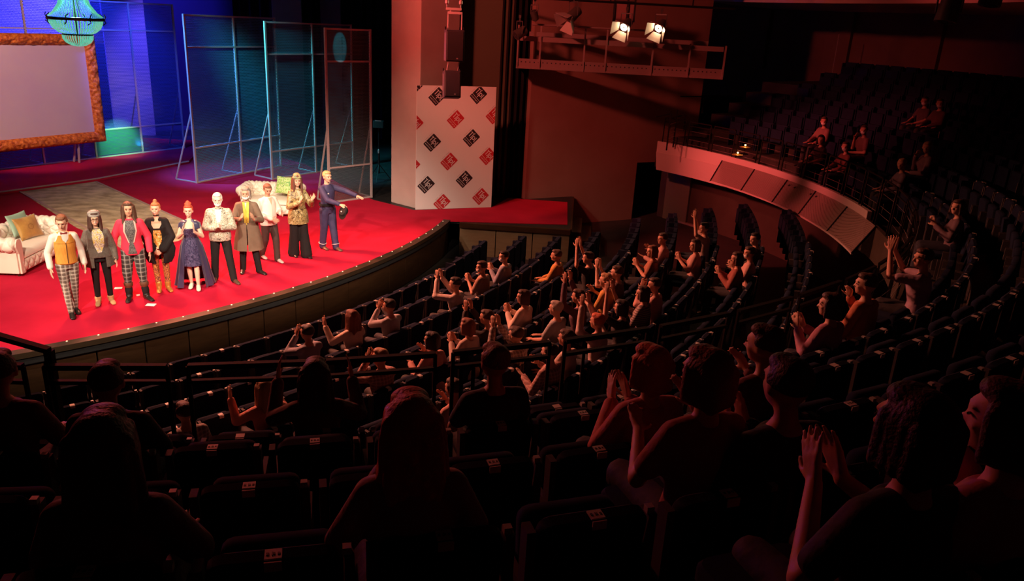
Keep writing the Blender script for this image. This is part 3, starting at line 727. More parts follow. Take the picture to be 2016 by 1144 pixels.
pillow('lime green patterned cushion standing on the far sofa', (-6.10, 19.84, .78), RT(radians(-14), radians(-20)), .46, .46, .14, m_greencloth, mat('green_thread', (.10, .28, .06), .6))
pillow('ochre cushion leaning behind the lime green cushion', (-5.96, 19.96, .74), RT(radians(-40), radians(-16)), .44, .42, .13, m_goldcloth, None)

# ---------------------------------------------------------------- papers on the stage
m_paper = mat('paper', (.85, .80, .74), .8)
for i, (p, lb, w_, h_) in enumerate([((297, 601), 'folded white paper lying closest to the stage edge', .16, .10), ((233, 568), 'small white paper scrap beside the tan boots', .13, .07), ((272, 582), 'tiny white scrap between the black boots', .06, .05)]):
    c = gp(*p, .02); th = thing('paper_scrap', lb, 'paper', c, .3*i); mb = MB(); mb.box((0, 0, .004), (w_, h_, .004)); mb.box((0, h_*.2, .010), (w_, h_*.6, .003), M=Matrix.Rotation(.12, 3, 'X')); mb.build('sheet', m_paper, th)
# ---------------------------------------------------------------- catwalk and lamps on it
m_cat = mat('grey_red_steel', (.24, .15, .14), .6, metal=.2)
CY = 22.5
cw = thing('lighting_catwalk', 'steel lighting catwalk with railings high on the side wall', 'catwalk')
xs = [atY(x, 100, CY).x for x in (1019, 1063, 1150, 1193, 1285, 1358, 1428)]
XL, XR = xs[0], xs[-1]
mb = MB(); mb.box(((XL+XR)/2, CY+.45, 3.92), (XR-XL, .95, .05)); mb.build('deck', m_black, cw)
mb = MB(); mb.box(((XL+XR)/2, CY, 4.05), (XR-XL, .02, .18)); mb.bar((XL, CY, 3.93), (XR, CY, 3.93), .06); mb.bar((XL, CY, 4.15), (XR, CY, 4.15), .035); mb.build('toe_board', m_cat, cw)
h_ = MB()
for i in range(46):
    x = XL+.12+i*(XR-XL-.2)/46; h_.box((x, CY-.013, 4.08), (.03, .008, .03))
o = h_.build('bolt_holes', m_black, cw); o['kind'] = 'stuff'
for x in xs: mb = MB(); mb.bar((x, CY-.03, 3.9), (x, CY-.03, 5.05 if x < 3.5 else 4.8), .045); mb.build('post', m_cat, cw)
mb = MB(); mb.box(((XL+XR)/2, CY+.02, 4.70), (XR-XL-.1, .05, .13)); mb.build('mid_rail', m_cat, cw)
mb = MB(); mb.tube([(xs[1]-.25, CY, 5.08), (xs[4], CY, 5.08)], .025, 8); mb.build('top_rail', m_cat, cw)
mb = MB(); mb.box(((XL+XR)/2, CY+.9, 4.82), (XR-XL-.6, .05, .12)); mb.build('back_rail', m_cat, cw)
mb = MB(); mb.tube([(XL-.6, CY-.45, 5.75), (XR, CY-.45, 5.75)], .03, 8)
for x in (0.2, 2.2, 4.4): mb.tube([(x, CY-.45, 5.75), (x, CY-.45, 8.5)], .02, 6)
mb.build('lamp_bar', m_blackmetal, cw)
m_lampcase = mat('lamp_housing', (.10, .08, .07), .5, metal=.4); m_door_in = mat('barn_door_metal', (.45, .38, .34), .45, metal=.2)
m_lens = mat('lit_lens', (1, .85, .6), .3, emit=(1, .72, .40), estr=45)
m_lensoff = mat('dark_lens', (.05, .04, .04), .1, spec=.8)
def fixture(label, c, d, lit, sc_=1.0, doors=True, energy=60):
    d = Vector(d).normalized(); q = d.to_track_quat('Y', 'Z'); M = q.to_matrix()
    f = thing('stage_lamp', label, 'stage lamp', c)
    L = lambda x, y, z: M@Vector((x, y, z))*sc_
    # body: axis along local +Y
    My = M@Matrix.Rotation(-pi/2, 3, 'X')
    mb = MB(); mb.lathe([(.06*sc_, -.20*sc_), (.10*sc_, -.17*sc_), (.11*sc_, 0), (.115*sc_, .10*sc_), (.10*sc_, .10*sc_)], (0, 0, 0), 14, M=My); mb.build('housing', m_lampcase, f, smooth=40)
    mb = MB(); mb.lathe([(.0, .09*sc_), (.05*sc_, .112*sc_), (.088*sc_, .10*sc_), (.088*sc_, .085*sc_)], (0, 0, 0), 16, M=My); mb.build('lens', m_lens if lit else m_lensoff, f, smooth=60)
    if doors:
        for k in range(4):
            a = k*pi/2+.35; rad = .115; w1 = .10; w2 = .17; Ld = .22
            ux, uz = cos(a), sin(a); tx, tz = -sin(a), cos(a); op = .55
            P = []
            for s_, ww in ((0, w1), (1, w2)):
                for t_s in (-1, 1):
                    r_ = rad+s_*Ld*sin(op); yy = .11+s_*Ld*cos(op); P.append(L(ux*r_+tx*ww*t_s, yy, uz*r_+tz*ww*t_s))
            n = (P[1]-P[0]).cross(P[2]-P[0]).normalized()*.003
            mb = MB(); V = [p+n for p in P]+[p-n for p in P]; mb.add(V, [(0, 1, 3, 2), (4, 6, 7, 5), (0, 4, 5, 1), (1, 5, 7, 3), (3, 7, 6, 2), (2, 6, 4, 0)]); mb.build('barn_door', m_door_in, f)
    up = Vector((0, 0, 1)); sx = L(1, 0, 0).normalized()
    mb = MB(); a = sx*.14*sc_; top = Vector((0, 0, .26*sc_)); mb.bar(a, a+top, .02, .03); mb.bar(-a, -a+top, .02, .03); mb.bar(a+top, -a+top, .02, .03); mb.bar(top, top+up*.10, .03); mb.box(top+up*.12, (.06, .06, .08)); mb.build('yoke', m_lampcase, f)
    if lit:
        l = spot('lamp_beam', Vector(c)+d*.14*sc_, Vector(c)+d*6, energy, (1, .72, .42), 110, .6, .05); l.parent = f; l.location = d*.125*sc_; l['kind'] = 'structure' if False else 'light'
        del l['kind']
    return f
dl = (-.50, -.72, -.48)
fixture('lit stage lamp with open barn doors, left of the glowing pair', atY(1232, 50, 22.0), dl, True, 1.15)
fixture('lit stage lamp with open barn doors, right of the glowing pair', atY(1300, 52, 22.0), dl, True, 1.15)
fixture('unlit stage lamp hanging over the left half of the catwalk', atY(1128, 30, 22.0), (-.62, -.45, -.62), False, 1.3, True)
fixture('unlit stage lamp at the far left end of the catwalk', atY(1022, 66, 22.0), (-.75, -.4, -.5), False, 1.2, False)
fixture('dark lamp tilted upward beside the left end of the catwalk', atY(1052, 28, 22.2), (-.25, -.35, .8), False, .9, False)
for p, lb, s_ in (((1866, 25), 'large dark lamp hanging below the pale ceiling edge', 1.5), ((1953, -8), 'short dark lamp cut by the top edge of the view', 1.5)):
    fixture(lb, atY(*p, 13.5), (-.15, -.1, -.98), False, s_, False)
# acoustic frame on the wall behind the lit lamps
wf = thing('wall_panel', 'red-lit wall panel in a dark frame behind the lit lamps', 'panel'); a = atY(1208, 42, 23.2); b = atY(1252, 5, 23.2)
mb = MB(); mb.box(((a.x+b.x)/2, 23.35, (a.z+b.z)/2), (b.x-a.x, .04, b.z-a.z)); mb.build('panel', m_maroon, wf)
mb = MB()
for x in (a.x, b.x, a.x*.35+b.x*.65): mb.bar((x, 23.3, a.z), (x, 23.3, b.z+.1), .05)
mb.bar((a.x, 23.3, b.z), (b.x, 23.3, b.z), .06); mb.build('frame', m_black, wf)

# ---------------------------------------------------------------- guard rails round the upper tier
m_wirer = mat('thin_steel_wire', (.4, .3, .3), .4, metal=.6)
seg = .865/11.97; gap = .15/11.97
ORD = ['first', 'second', 'third', 'fourth', 'fifth', 'sixth', 'seventh', 'eighth', 'ninth', 'tenth', 'eleventh', 'twelfth', 'thirteenth', 'fourteenth', 'fifteenth', 'sixteenth', 'seventeenth', 'eighteenth', 'nineteenth', 'twentieth', 'twenty-first', 'twenty-second', 'twenty-third', 'twenty-fourth', 'twenty-fifth', 'twenty-sixth', 'twenty-seventh', 'twenty-eighth', 'twenty-ninth', 'thirtieth', 'thirty-first', 'thirty-second']
# the bay whose left end shows at px 372 fixes the phase
ph = atan2(gp(372, 712, 2.55).y-UC.y, gp(372, 712, 2.55).x-UC.x)
a_ = ph-3*(seg+gap); i = 0
while a_+seg < radians(41.4):
    near = a_ < radians(-48); RR = 11.93
    P = lambda a, z, r=RR: Vector((UC.x+r*cos(a), UC.y+r*sin(a), z))
    lb = 'black tubular guard rail, %s from the left along the upper tier edge' % ORD[i]
    g = thing('guard_rail', lb, 'railing', P(a_, 1.6), a_+pi/2, 'guard rails along the front of the upper tier')
    Mi = (Matrix.Translation(P(a_, 1.6)) @ Matrix.Rotation(a_+pi/2, 4, 'Z')).inverted()
    Q = lambda a, z, r=RR: Mi@P(a, z, r)
    zt = 2.53; tk = .05 if near else .035
    mb = MB(); mb.bar(Q(a_, zt), Q(a_+seg, zt), tk, tk*.8); mb.build('top_bar', m_rail, g)
    mb = MB(); mb.bar(Q(a_, zt-.125), Q(a_+seg, zt-.125), tk*.8, tk*.6); mb.build('lower_bar', m_rail, g)
    for k, s_ in enumerate((.0, 1.0)):
        aa = a_+seg*s_
        mb = MB(); mb.bar(Q(aa, 1.60, 11.90), Q(aa, zt), .030, .020); mb.build('post', m_rail if near else m_blackmetal, g)
    mb = MB()
    for z in (2.25, 2.0, 1.85)[:0 if near else 3]: mb.tube([Q(a_, z), Q(a_+seg, z)], .004, 4)
    if mb.v: mb.build('wire', m_wirer, g)
    a_ += seg+gap; i += 1
NRAIL = i
# stair rails that break the line of guard rails
def handrail(label, pts, z, drop=.55, w_=.05, second=True):
    P3 = [gp(x, y, zz) for (x, y), zz in zip(pts, z)]
    h = thing('handrail', label, 'railing', (P3[0].x, P3[0].y, P3[0].z)); o_ = P3[0]
    mb = MB()
    for a, b in zip(P3[:-1], P3[1:]): mb.bar(a-o_, b-o_, w_, w_*.7)
    mb.build('top_bar', m_rail, h)
    if second:
        mb = MB()
        for a, b in zip(P3[:-1], P3[1:]): mb.bar(a-o_-Vector((0, 0, .28)), b-o_-Vector((0, 0, .28)), w_*.8)
        mb.build('lower_bar', m_rail, h)
    for p in (P3[0], P3[-1]): mb = MB(); mb.bar(p-o_, p-o_-Vector((0, 0, drop)), w_); mb.build('post', m_rail, h)
handrail('thick black handrail sloping down at the left edge of the picture', [(-80, 640), (96, 690)], (2.75, 2.62), .75, .055, False)
handrail('short black stair handrail right of the head with cropped hair', [(1113, 668), (1150, 687)], (2.25, 2.1), .5, .03, False)
handrail('short bright-edged stair handrail in the middle of the tier edge', [(910, 695), (932, 727)], (2.35, 2.1), .5, .035, False)
m_net = wire_mat('safety_net', (.26, .17, .15), 75, .85, metal=0)
nt_ = thing('safety_net', 'sloping safety net hung outside the curved balcony front', 'net')
na = [atan2(gp(x, y, 1.6).y-UC.y, gp(x, y, 1.6).x-UC.x) for x, y in ((1406, 318), (1478, 335), (1545, 356), (1605, 378), (1655, 408), (1690, 445))]
for a1, a2 in zip(na[:-1], na[1:]):
    V = []; k = 5
    for i in range(k+1):
        a = a1+(a2-a1)*i/k
        for r, z in ((11.86, 1.62), (11.50, 1.02)): V.append((UC.x+r*cos(a), UC.y+r*sin(a), z))
    mb = MB(); mb.add(V, [(2*i, 2*i+1, 2*i+3, 2*i+2) for i in range(k)]); me = bpy.data.meshes.new('net_panel'); me.from_pydata(mb.v, [], mb.f); mesh_obj('net_panel', me, m_net, nt_)
for a in na:
    mb = MB(); mb.bar((UC.x+11.86*cos(a), UC.y+11.86*sin(a), 1.62), (UC.x+11.50*cos(a), UC.y+11.50*sin(a), 1.02), .035); mb.build('net_arm', m_rail, nt_)
mb = MB(); mb.add(*sweep([(11.49, 1.0), (11.49, 1.04), (11.53, 1.04), (11.53, 1.0)], UC, na[0], na[-1], 24)); mb.build('net_edge', m_white, nt_)
# end guard with ladder rungs where the balcony meets the wall
eg = thing('end_guard', 'black ladder-like end guard where the balcony meets the side wall', 'railing')
mb = MB()
for px, py in ((1312, 296), (1325, 290)):
    c = gp(px, py, 1.7); mb.bar(c, c+Vector((0, 0, 1.15)), .04)
mb.build('upright', m_rail, eg)
c0, c1 = gp(1312, 296, 1.7), gp(1325, 290, 1.7)
for k in range(5): mb = MB(); mb.bar(c0+Vector((0, 0, .2+.14*k)), c1+Vector((0, 0, .2+.14*k)), .015); mb.build('rung', m_steel, eg)
for (xa, ya), (xb, yb) in (((1292, 230), (1322, 224)), ((1315, 234), (1350, 226)), ((1340, 190), (1386, 190))):
    a = atY(xa, ya, 24.4); b = atY(xb, yb, 24.4); mb = MB(); mb.bar(a, b, .05, .03); mb.bar(b, b-Vector((0, 0, .5)), .04); mb.build('top_arm', m_rail, eg)
a = atY(1652, 67, 29.5); b = atY(1636, 158, 29.5); rr_ = thing('thin_rail', 'thin pale upright rail glinting on the rear wall', 'railing', b); mb = MB(); mb.tube([(0, 0, 0), a-b], .014, 6); mb.build('rod', m_steel, rr_)
a = atY(1640, 178, 29.5); b = atY(1662, 181, 29.5); mb = MB(); mb.tube([a-atY(1636, 158, 29.5), b-atY(1636, 158, 29.5)], .014, 6); mb.build('foot_bar', m_steel, rr_)
m_rod = mat('pale_rod', (.55, .40, .38), .5, metal=.2)
# ---------------------------------------------------------------- two small lit desk lamps on the balcony
m_glow = mat('amber_bulb', (1, .6, .2), .4, emit=(1, .42, .10), estr=30); m_brass = mat('brass_dish', (.6, .3, .1), .4, metal=.5)
for (px, py), lb in (((1467, 290), 'small lit amber desk lamp on the balcony, the farther one'), ((1452, 305), 'small lit amber desk lamp on the balcony, the nearer one')):
    c = atY(px, py, 22.6 if py < 300 else 22.1); d = thing('desk_lamp', lb, 'lamp', c)
    mb = MB(); mb.lathe([(.02, -.01), (.15, -.01), (.16, .004), (.15, .01), (.02, .012)], n=18); mb.build('dish', m_brass, d, smooth=40)
    mb = MB(); mb.ball((0, 0, .06), .022, 10, 6); mb.build('bulb', m_glow, d, smooth=True)
    mb = MB(); mb.tube([(0, 0, .01), (0, 0, .045)], .012, 8); mb.build('stem', m_brass, d)
    mb = MB(); z0_ = 1.85; mb.tube([(0, 0, -.01), (0, 0, -(c.z-z0_))], .012, 6); mb.box((0, 0, -(c.z-z0_)), (.2, .2, .02)); mb.build('stand', m_blackmetal, d)
    l = bpy.data.lights.new('desk_lamp_glow', 'POINT'); l.energy = .9; l.color = (1, .45, .12); l.shadow_soft_size = .02
    lo = bpy.data.objects.new('desk_lamp_glow', l); C.objects.link(lo); lo.parent = d; lo.location = (0, 0, .10)

# ---------------------------------------------------------------- seats
m_seat = mat('navy_seat_cloth', (.013, .020, .046), .95, var=(.010, .015, .034), scale=10, spec=.15)
m_side = mat('grey_side_panel', (.075, .068, .07), .7, spec=.2); m_plate = mat('number_plate', (.62, .56, .52), .5); m_num = mat('plate_print', (.04, .02, .02), .6)
m_caps = mat('pale_arm_cap', (.42, .40, .38), .5)
def seat_meshes():
    S = {}
    w_ = .43
    def rounded(w, h, t, r, z0, y0, tilt=0.0, cr=.05):
        pts = []
        for cx_, cz_, a0_ in ((w/2-cr, cr, -pi/2), (w/2-cr, h-cr, 0), (-w/2+cr, h-cr, pi/2), (-w/2+cr, cr, pi)):
            for k in range(4): a = a0_+k*pi/6; pts.append((cx_+cr*cos(a), cz_+cr*sin(a)))
        mb = MB(); n = len(pts); V = []
        for (s_, yy) in ((.94, -t/2), (1, -t/2+.02), (1, t/2-.02), (.94, t/2)):
            for p in pts: V.append((p[0]*s_, yy, h/2+(p[1]-h/2)*s_))
        F = [tuple(range(n)), tuple(3*n+j for j in range(n))[::-1]]+[(i*n+j, (i+1)*n+j, (i+1)*n+(j+1) % n, i*n+(j+1) % n) for i in range(3) for j in range(n)]
        M = Matrix.Translation((0, y0, z0))@Matrix.Rotation(tilt, 4, 'X')
        mb.add([M@Vector(v) for v in V], F); return mb
    # seat faces local +Y; back leans to -Y
    S['backrest'] = (rounded(w_, .58, .085, 0, .30, -.14, radians(9)), m_seat)
    S['tip_up_seat'] = (rounded(w_-.02, .40, .09, 0, .36, -.02, radians(-6)), m_seat)
    mb = MB()
    for s_ in (-1, 1): mb.box((s_*.243, -.205, .42), (.034, .07, .84)); mb.box((s_*.243, -.02, .29), (.030, .30, .58))
    S['side_panel'] = (mb, m_side)
    mb = MB()
    for s_ in (-1, 1): mb.box((s_*.236, -.215, .852), (.030, .030, .028))
    S['panel_cap'] = (mb, m_caps)
    mb = MB(); mb.box((0, -.246, .884), (.055, .05, .006)); mb.box((0, -.284, .866), (.055, .006, .036)); S['number_plate'] = (mb, m_plate)
    return {k: (v[0].mesh(k, smooth=40 if k in ('backrest', 'tip_up_seat') else False), v[1]) for k, v in S.items()}
SM = seat_meshes()
for k, (me, m) in SM.items(): me.materials.append(m)
# single side panels as separate meshes so that every seat shows two
def half_mesh(me, sgn, name):
    bm = bmesh.new(); bm.from_mesh(me)
    bmesh.ops.delete(bm, geom=[v for v in bm.verts if v.co.x*sgn < 0], context='VERTS'); n = bpy.data.meshes.new(name); bm.to_mesh(n); bm.free()
    for mm in me.materials: n.materials.append(mm)
    return n
PARTS = [('backrest', SM['backrest'][0]), ('tip_up_seat', SM['tip_up_seat'][0]), ('side_panel', half_mesh(SM['side_panel'][0], 1, 'side_panel')), ('side_panel', half_mesh(SM['side_panel'][0], -1, 'side_panel')),
         ('panel_cap', half_mesh(SM['panel_cap'][0], 1, 'panel_cap'))]
PLATE = SM['number_plate'][0]
dn = MB(); dn.box((-.018, -.246, .888), (.009, .012, .002)); dn.box((-.002, -.246, .888), (.004, .016, .002)); dn.box((.004, -.246, .888), (.004, .012, .002)); dn.box((.018, -.246, .888), (.008, .010, .002)); DIG = dn.mesh('digits'); DIG.materials.append(m_num)
def project(p):
    v = Vector(p)-Vector((0, 0, CAMZ)); dp = v.dot(Fv)
    if dp < .2: return None
    a = v.dot(Rv)/dp*FPX; b = -v.dot(Uv)/dp*FPX; q = rgt*a+dwn*b; return cxp+q.x, cyp+q.y, dp
def inview(p, mx=90, my=60):
    q = project(p); return q and -mx < q[0] < 2016+mx and -my < q[1] < 1144+260
SEATS = []      # (x, y, floor z, heading, row key, index)
PITCHW = .535
for k in range(9):                                      # lower block, rows round the stage centre
    r = 16.40+.91*k; z = FLZ+.14*k; da = PITCHW/r
    hi = [18.55, 18.7, 18.3, 18.4, 19.5, 19.7, 19.9, 20.0, 20.0][k]
    a = -.0; a1 = math.asin(max(-1, min(1, (hi-SC.y)/r))); n = 0
    while a1-n*da > radians(-62):
        aa = a1-n*da-.5*da; x, y = SC.x+r*cos(aa), SC.y+r*sin(aa)
        if hypot(x-UC.x, y-UC.y) < 11.3 and y > 4: SEATS.append((x, y, z, aa, ('lower', k), n))
        n += 1
for k in range(NUR):                                    # upper tier rows round its own centre
    r = (UROW0+UP*k) if k else 12.5; z = ufloor(k); da = .555/r
    a1 = radians(34 if k else 16); n = 0
    phx = {3: gp(541, 1078, ufloor(3)+.86), 2: gp(740, 938, ufloor(2)+.86), 1: gp(620, 865, ufloor(1)+.86)}.get(k)
    a = atan2(phx.y-UC.y, phx.x-UC.x) if phx else radians(-70)
    a += math.floor((a1-a)/da)*da
    while a > radians(-112):
        x, y = UC.x+r*cos(a), UC.y+r*sin(a)
        if not (k >= 4 and hypot(x, y) < 1.8): SEATS.append((x, y, z, a, ('upper', k), n))
        n += 1; a -= da
SEATS = [s for s in SEATS if inview((s[0], s[1], s[2]+.7))]
dist = lambda s: hypot(s[0], s[1], CAMZ-s[2])
# ---------------------------------------------------------------- people
DG = None
def fuse(mb, voxel, smooth=2, deform=None):
    """union of closed pieces into one continuous surface"""
    me = bpy.data.meshes.new('t'); me.from_pydata(mb.v, [], mb.f)
    bm = bmesh.new(); bm.from_mesh(me); bmesh.ops.recalc_face_normals(bm, faces=bm.faces); bm.to_mesh(me); bm.free()
    o = bpy.data.objects.new('t', me); C.objects.link(o)
    m = o.modifiers.new('r', 'REMESH'); m.mode = 'VOXEL'; m.voxel_size = voxel; m.adaptivity = voxel*.25
    if smooth: s = o.modifiers.new('s', 'SMOOTH'); s.factor = .5; s.iterations = smooth
    bpy.context.view_layer.update(); dg = bpy.context.evaluated_depsgraph_get()
    n = bpy.data.meshes.new_from_object(o.evaluated_get(dg)); bpy.data.objects.remove(o)
    if deform:
        for v in n.vertices: v.co = deform(v.co)
    n.polygons.foreach_set('use_smooth', [True]*len(n.polygons)); return n
V3 = Vector
def hand(mb, w, d, nrm, s=1.0, curl=.25, spread=.10, thumb=1):
    """w wrist, d finger direction, nrm palm normal; four fingers of different length and a thumb on one side"""
    d = V3(d).normalized(); nrm = V3(nrm); nrm = (nrm-d*nrm.dot(d)).normalized(); sd = d.cross(nrm)*thumb
    w = V3(w)
    for k in (-1, 0, 1): mb.cap(w+d*.012*s+sd*k*.012*s, w+d*.082*s+sd*k*.026*s, .017*s, .014*s, 8)
    for k, L in zip((-1.5, -.5, .5, 1.5), (.062, .078, .083, .072)):
        b = w+d*.085*s+sd*k*.021*s; dd = (d+sd*k*spread+nrm*curl*.4).normalized(); e = b+dd*L*.55*s
        d2 = (dd+nrm*curl).normalized(); mb.cap(b, e, .0100*s, .0092*s, 8); mb.cap(e, e+d2*L*.48*s, .0092*s, .0075*s, 8)
    b = w+d*.025*s+sd*.028*s; e = b+(d*.6+sd*.9+nrm*.25).normalized()*.042*s; mb.cap(b, e, .0135*s, .011*s, 8); mb.cap(e, e+(d*.95+sd*.4+nrm*.2).normalized()*.034*s, .011*s, .009*s, 8)
STAND = dict(hip=.92, sh=1.405, sit=False)
TR_M = [(.83, .135, .095, 0), (.92, .152, .108, 0), (1.0, .148, .104, .0), (1.10, .138, .100, .005), (1.22, .148, .110, .01), (1.32, .156, .110, .005), (1.385, .130, .092, 0), (1.43, .085, .072, 0), (1.46, .060, .058, 0)]
TR_F = [(.83, .145, .108, 0), (.92, .162, .120, -.005), (1.0, .150, .115, 0), (1.09, .122, .095, .005), (1.20, .134, .110, .018), (1.28, .142, .124, .024), (1.36, .118, .092, .006), (1.42, .072, .062, 0), (1.45, .052, .05, 0)]
def rings(T, zoff=0.0, inf=0.0, zmin=None, zmax=None, wide=1.0, lean=0.0, flare=0.0, belly=0.0):
    out = []
    T = [t for t in T if (zmin is None or t[0] >= zmin-.001) and (zmax is None or t[0] <= zmax+.001)]
    z0 = T[0][0]
    for z, rx, ry, cy in T:
        f = flare*max(0, 1.15-z)/.3; bl = belly*max(0, 1-abs(z-1.08)/.22)
        out.append((z, (rx+inf)*wide+f, (ry+inf)*wide+f*.7+bl*.5, cy+bl*.5))
    return [(z+zoff, rx, ry, cy+lean*(z-.9)) for z, rx, ry, cy in out]
def add_rings(mb, R, n=24): mb.loft([((0, cy, z), rx, ry) for z, rx, ry, cy in R], n)
def ring_at(R, z):
    z = min(max(z, R[0][0]), R[-1][0])
    for a, b in zip(R[:-1], R[1:]):
        if a[0] <= z <= b[0]:
            t = (z-a[0])/max(1e-6, b[0]-a[0]); return [a[i]+(b[i]-a[i])*t for i in range(4)]
def patch(R, rows, off=.012, th=.006, nx=8, M=None):
    """cloth panel lying on the front of a torso: rows (z, x left, x right)"""
    V = []; n = len(rows)
    for dy in (th, 0):
        for z, xl, xr in rows:
            _, rx, ry, cy = ring_at(R, z)
            for j in range(nx+1):
                x = xl+(xr-xl)*j/nx; q = max(0.02, 1-(x/rx)**2); V.append((x, cy+ry*sqrt(q)+off-th+dy, z))
    N = n*(nx+1); F = []
    for i in range(n-1):
        for j in range(nx):
            a = i*(nx+1)+j; F.append((a, a+1, a+nx+2, a+nx+1)); F.append((N+a, N+a+nx+1, N+a+nx+2, N+a+1))
    for i in range(n-1):
        for j in (0, nx): a = i*(nx+1)+j; F.append((a, a+nx+1, N+a+nx+1, N+a))
    for i in (0, n-1):
        for j in range(nx): a = i*(nx+1)+j; F.append((a, a+1, N+a+1, N+a))
    mb = MB(); mb.add(V, F); return mb
def subrows(rows, k=6):
    out = []
    for a, b in zip(rows[:-1], rows[1:]):
        for i in range(k): t = i/k; out.append(tuple(a[q]+(b[q]-a[q])*t for q in range(3)))
    return out+[rows[-1]]
def head_mat(c, yaw, pitch): return Matrix.Translation(c) @ Matrix.Rotation(yaw, 4, 'Z') @ Matrix.Rotation(pitch, 4, 'X') @ Matrix.Scale(1.07, 4)
def head_into(mb, H, sex='m'):
    h = lambda x, y, z: H@V3((x, y, z))
    R3 = H.to_3x3()
    mb.ball(h(0, -.012, .018), (.079, .096, .098), 16, 10, M=R3)
    mb.ball(h(0, .022, -.030), (.058, .066, .078), 14, 9, M=R3)
    mb.ball(h(0, .050, -.078), (.030, .030, .026), 10, 7, M=R3)
    mb.cap(h(0, .084, .012), h(0, .102, -.026), .009, .013, 8)
    mb.ball(h(0, .078, .030), (.050, .016, .014), 10, 6, M=R3)
    for s in (-1, 1):
        mb.ball(h(s*.078, -.004, -.008), (.010, .018, .030), 8, 6, M=R3); mb.ball(h(s*.036, .062, -.022), (.020, .018, .018), 8, 6, M=R3)
m_eye = mat('dark_eye', (.03, .015, .01), .2, spec=.8); m_lip = mat('lips', (.60, .08, .08), .5); m_lipm = mat('lips_pale', (.60, .26, .20), .6)
m_teeth = mat('teeth', (.8, .75, .7), .3)
def face(th, H, brow, smile=False, lip=None, glasses=False):
    R3 = H.to_3x3(); h = lambda x, y, z: H@V3((x, y, z))
    for s in (-1, 1):
        mb = MB(); mb.ball(h(s*.030, .0835, .008), (.012, .006, .006), 10, 6, M=R3); mb.build('eye', m_eye, th, smooth=True)
        mb = MB(); mb.bar(h(s*.014, .092, .027), h(s*.044, .081, .029), .0045, .004); mb.build('eyebrow', brow, th)
    mb = MB(); mb.ball(h(0, .0865, -.048), (.024, .008, .008 if smile else .0055), 12, 6, M=R3); mb.build('mouth', lip or m_lipm, th, smooth=True)
    if smile: mb = MB(); mb.ball(h(0, .094, -.047), (.019, .005, .0055), 10, 6, M=R3); mb.build('teeth', m_teeth, th)
    if glasses:
        mb = MB()
        for s in (-1, 1):
            mb.tube([h(s*.032+.022*cos(2*pi*k/12), .098, .008+.018*sin(2*pi*k/12)) for k in range(13)], .0028, 5); mb.tube([h(s*.054, .096, .010), h(s*.082, .01, .008)], .0025, 5)
        mb.tube([h(-.01, .1, .01), h(.01, .1, .01)], .0025, 5); mb.build('glasses', m_blackmetal, th)
def hair_mesh(H, style, vox=.011, seed=0, n=None):
    R3 = H.to_3x3(); h = lambda x, y, z: H@V3((x, y, z)); mb = MB(); r = random.Random(seed)
    # cap of hair over skull, leaving the face free
    mb.ball(h(0, -.030, .040), (.084, .090, .084), 16, 10, M=R3)
    if style != 'bald':
        mb.ball(h(0, .020, .085), (.066, .062, .036), 14, 8, M=R3)
        for s in (-1, 1): mb.ball(h(s*.066, -.010, .030), (.020, .045, .045), 10, 7, M=R3)
    if style in ('long', 'wavy', 'longback'):
        for s in (-1, 1):
            for k in range(4):
                x0 = s*(.060+.006*k); y0 = .035-.030*k; L = (.30 if style != 'wavy' else .26)+.02*r.random()
                pts = [(x0, y0, .04), (x0*1.16, y0-.004, -.04), (x0*1.22+(r.random()-.5)*.02, y0+.0, -.13), (x0*1.3+s*.012*(style == 'wavy'), y0+.012, -L*.8), (x0*1.2, y0+.02, -L)]
                for a, b, ra, rb in zip(pts[:-1], pts[1:], (.026, .026, .026, .022), (.026, .026, .022, .010)): mb.cap(h(*a), h(*b), ra, rb, 8)
        for k in range(5):
            x = (k-2)*.030; mb.cap(h(x, -.085, .02), h(x*1.25, -.10, -.16), .036, .032, 8); mb.cap(h(x*1.25, -.10, -.16), h(x*1.1, -.095, -.30-.02*r.random()), .032, .014, 8)
    if style == 'bob':
        for s in (-1, 1):
            for k in range(4): x0 = s*.066; y0 = .03-.032*k; mb.cap(h(x0, y0, .04), h(x0*1.2, y0, -.09), .026, .020, 8)
        for k in range(5): x = (k-2)*.03; mb.cap(h(x, -.08, .02), h(x, -.085, -.10), .034, .026, 8)
    if style == 'bun': mb.ball(h(0, -.030, .135), (.040, .040, .040), 12, 8); mb.ball(h(0, .02, .098), (.05, .045, .03), 12, 8, M=R3)
    if style == 'updo':
        for k in range(7): a = 2*pi*k/7; mb.ball(h(.036*cos(a), -.02+.036*sin(a), .12+.02*r.random()), .032, 10, 7)
        mb.ball(h(0, -.01, .16), .038, 10, 7)
    if style == 'curly' or style == 'wavy':
        for k in range(46 if style == 'wavy' else 90):
            a = r.uniform(0, 2*pi); t = r.uniform(-.25 if style == 'curly' else -.28, .03); y = sin(a)*.09-.03
            if sin(a) > .45 and t < .06: continue
            rr = .092 if t > -.05 else .098
            mb.ball(h(cos(a)*rr, sin(a)*rr*1.0-.03, t), r.uniform(.014, .024), 8, 6)
    if style == 'beard': pass
    return fuse(mb, vox, 1)
def beard_mesh(H):
    h = lambda x, y, z: H@V3((x, y, z)); R3 = H.to_3x3(); mb = MB()
    mb.ball(h(0, .056, -.075), (.045, .042, .036), 12, 8, M=R3)
    for s in (-1, 1): mb.cap(h(s*.062, .015, -.02), h(s*.040, .05, -.07), .014, .02, 8); mb.cap(h(0, .094, -.036), h(s*.026, .084, -.044), .008, .006, 8)
    return fuse(mb, .007, 1)
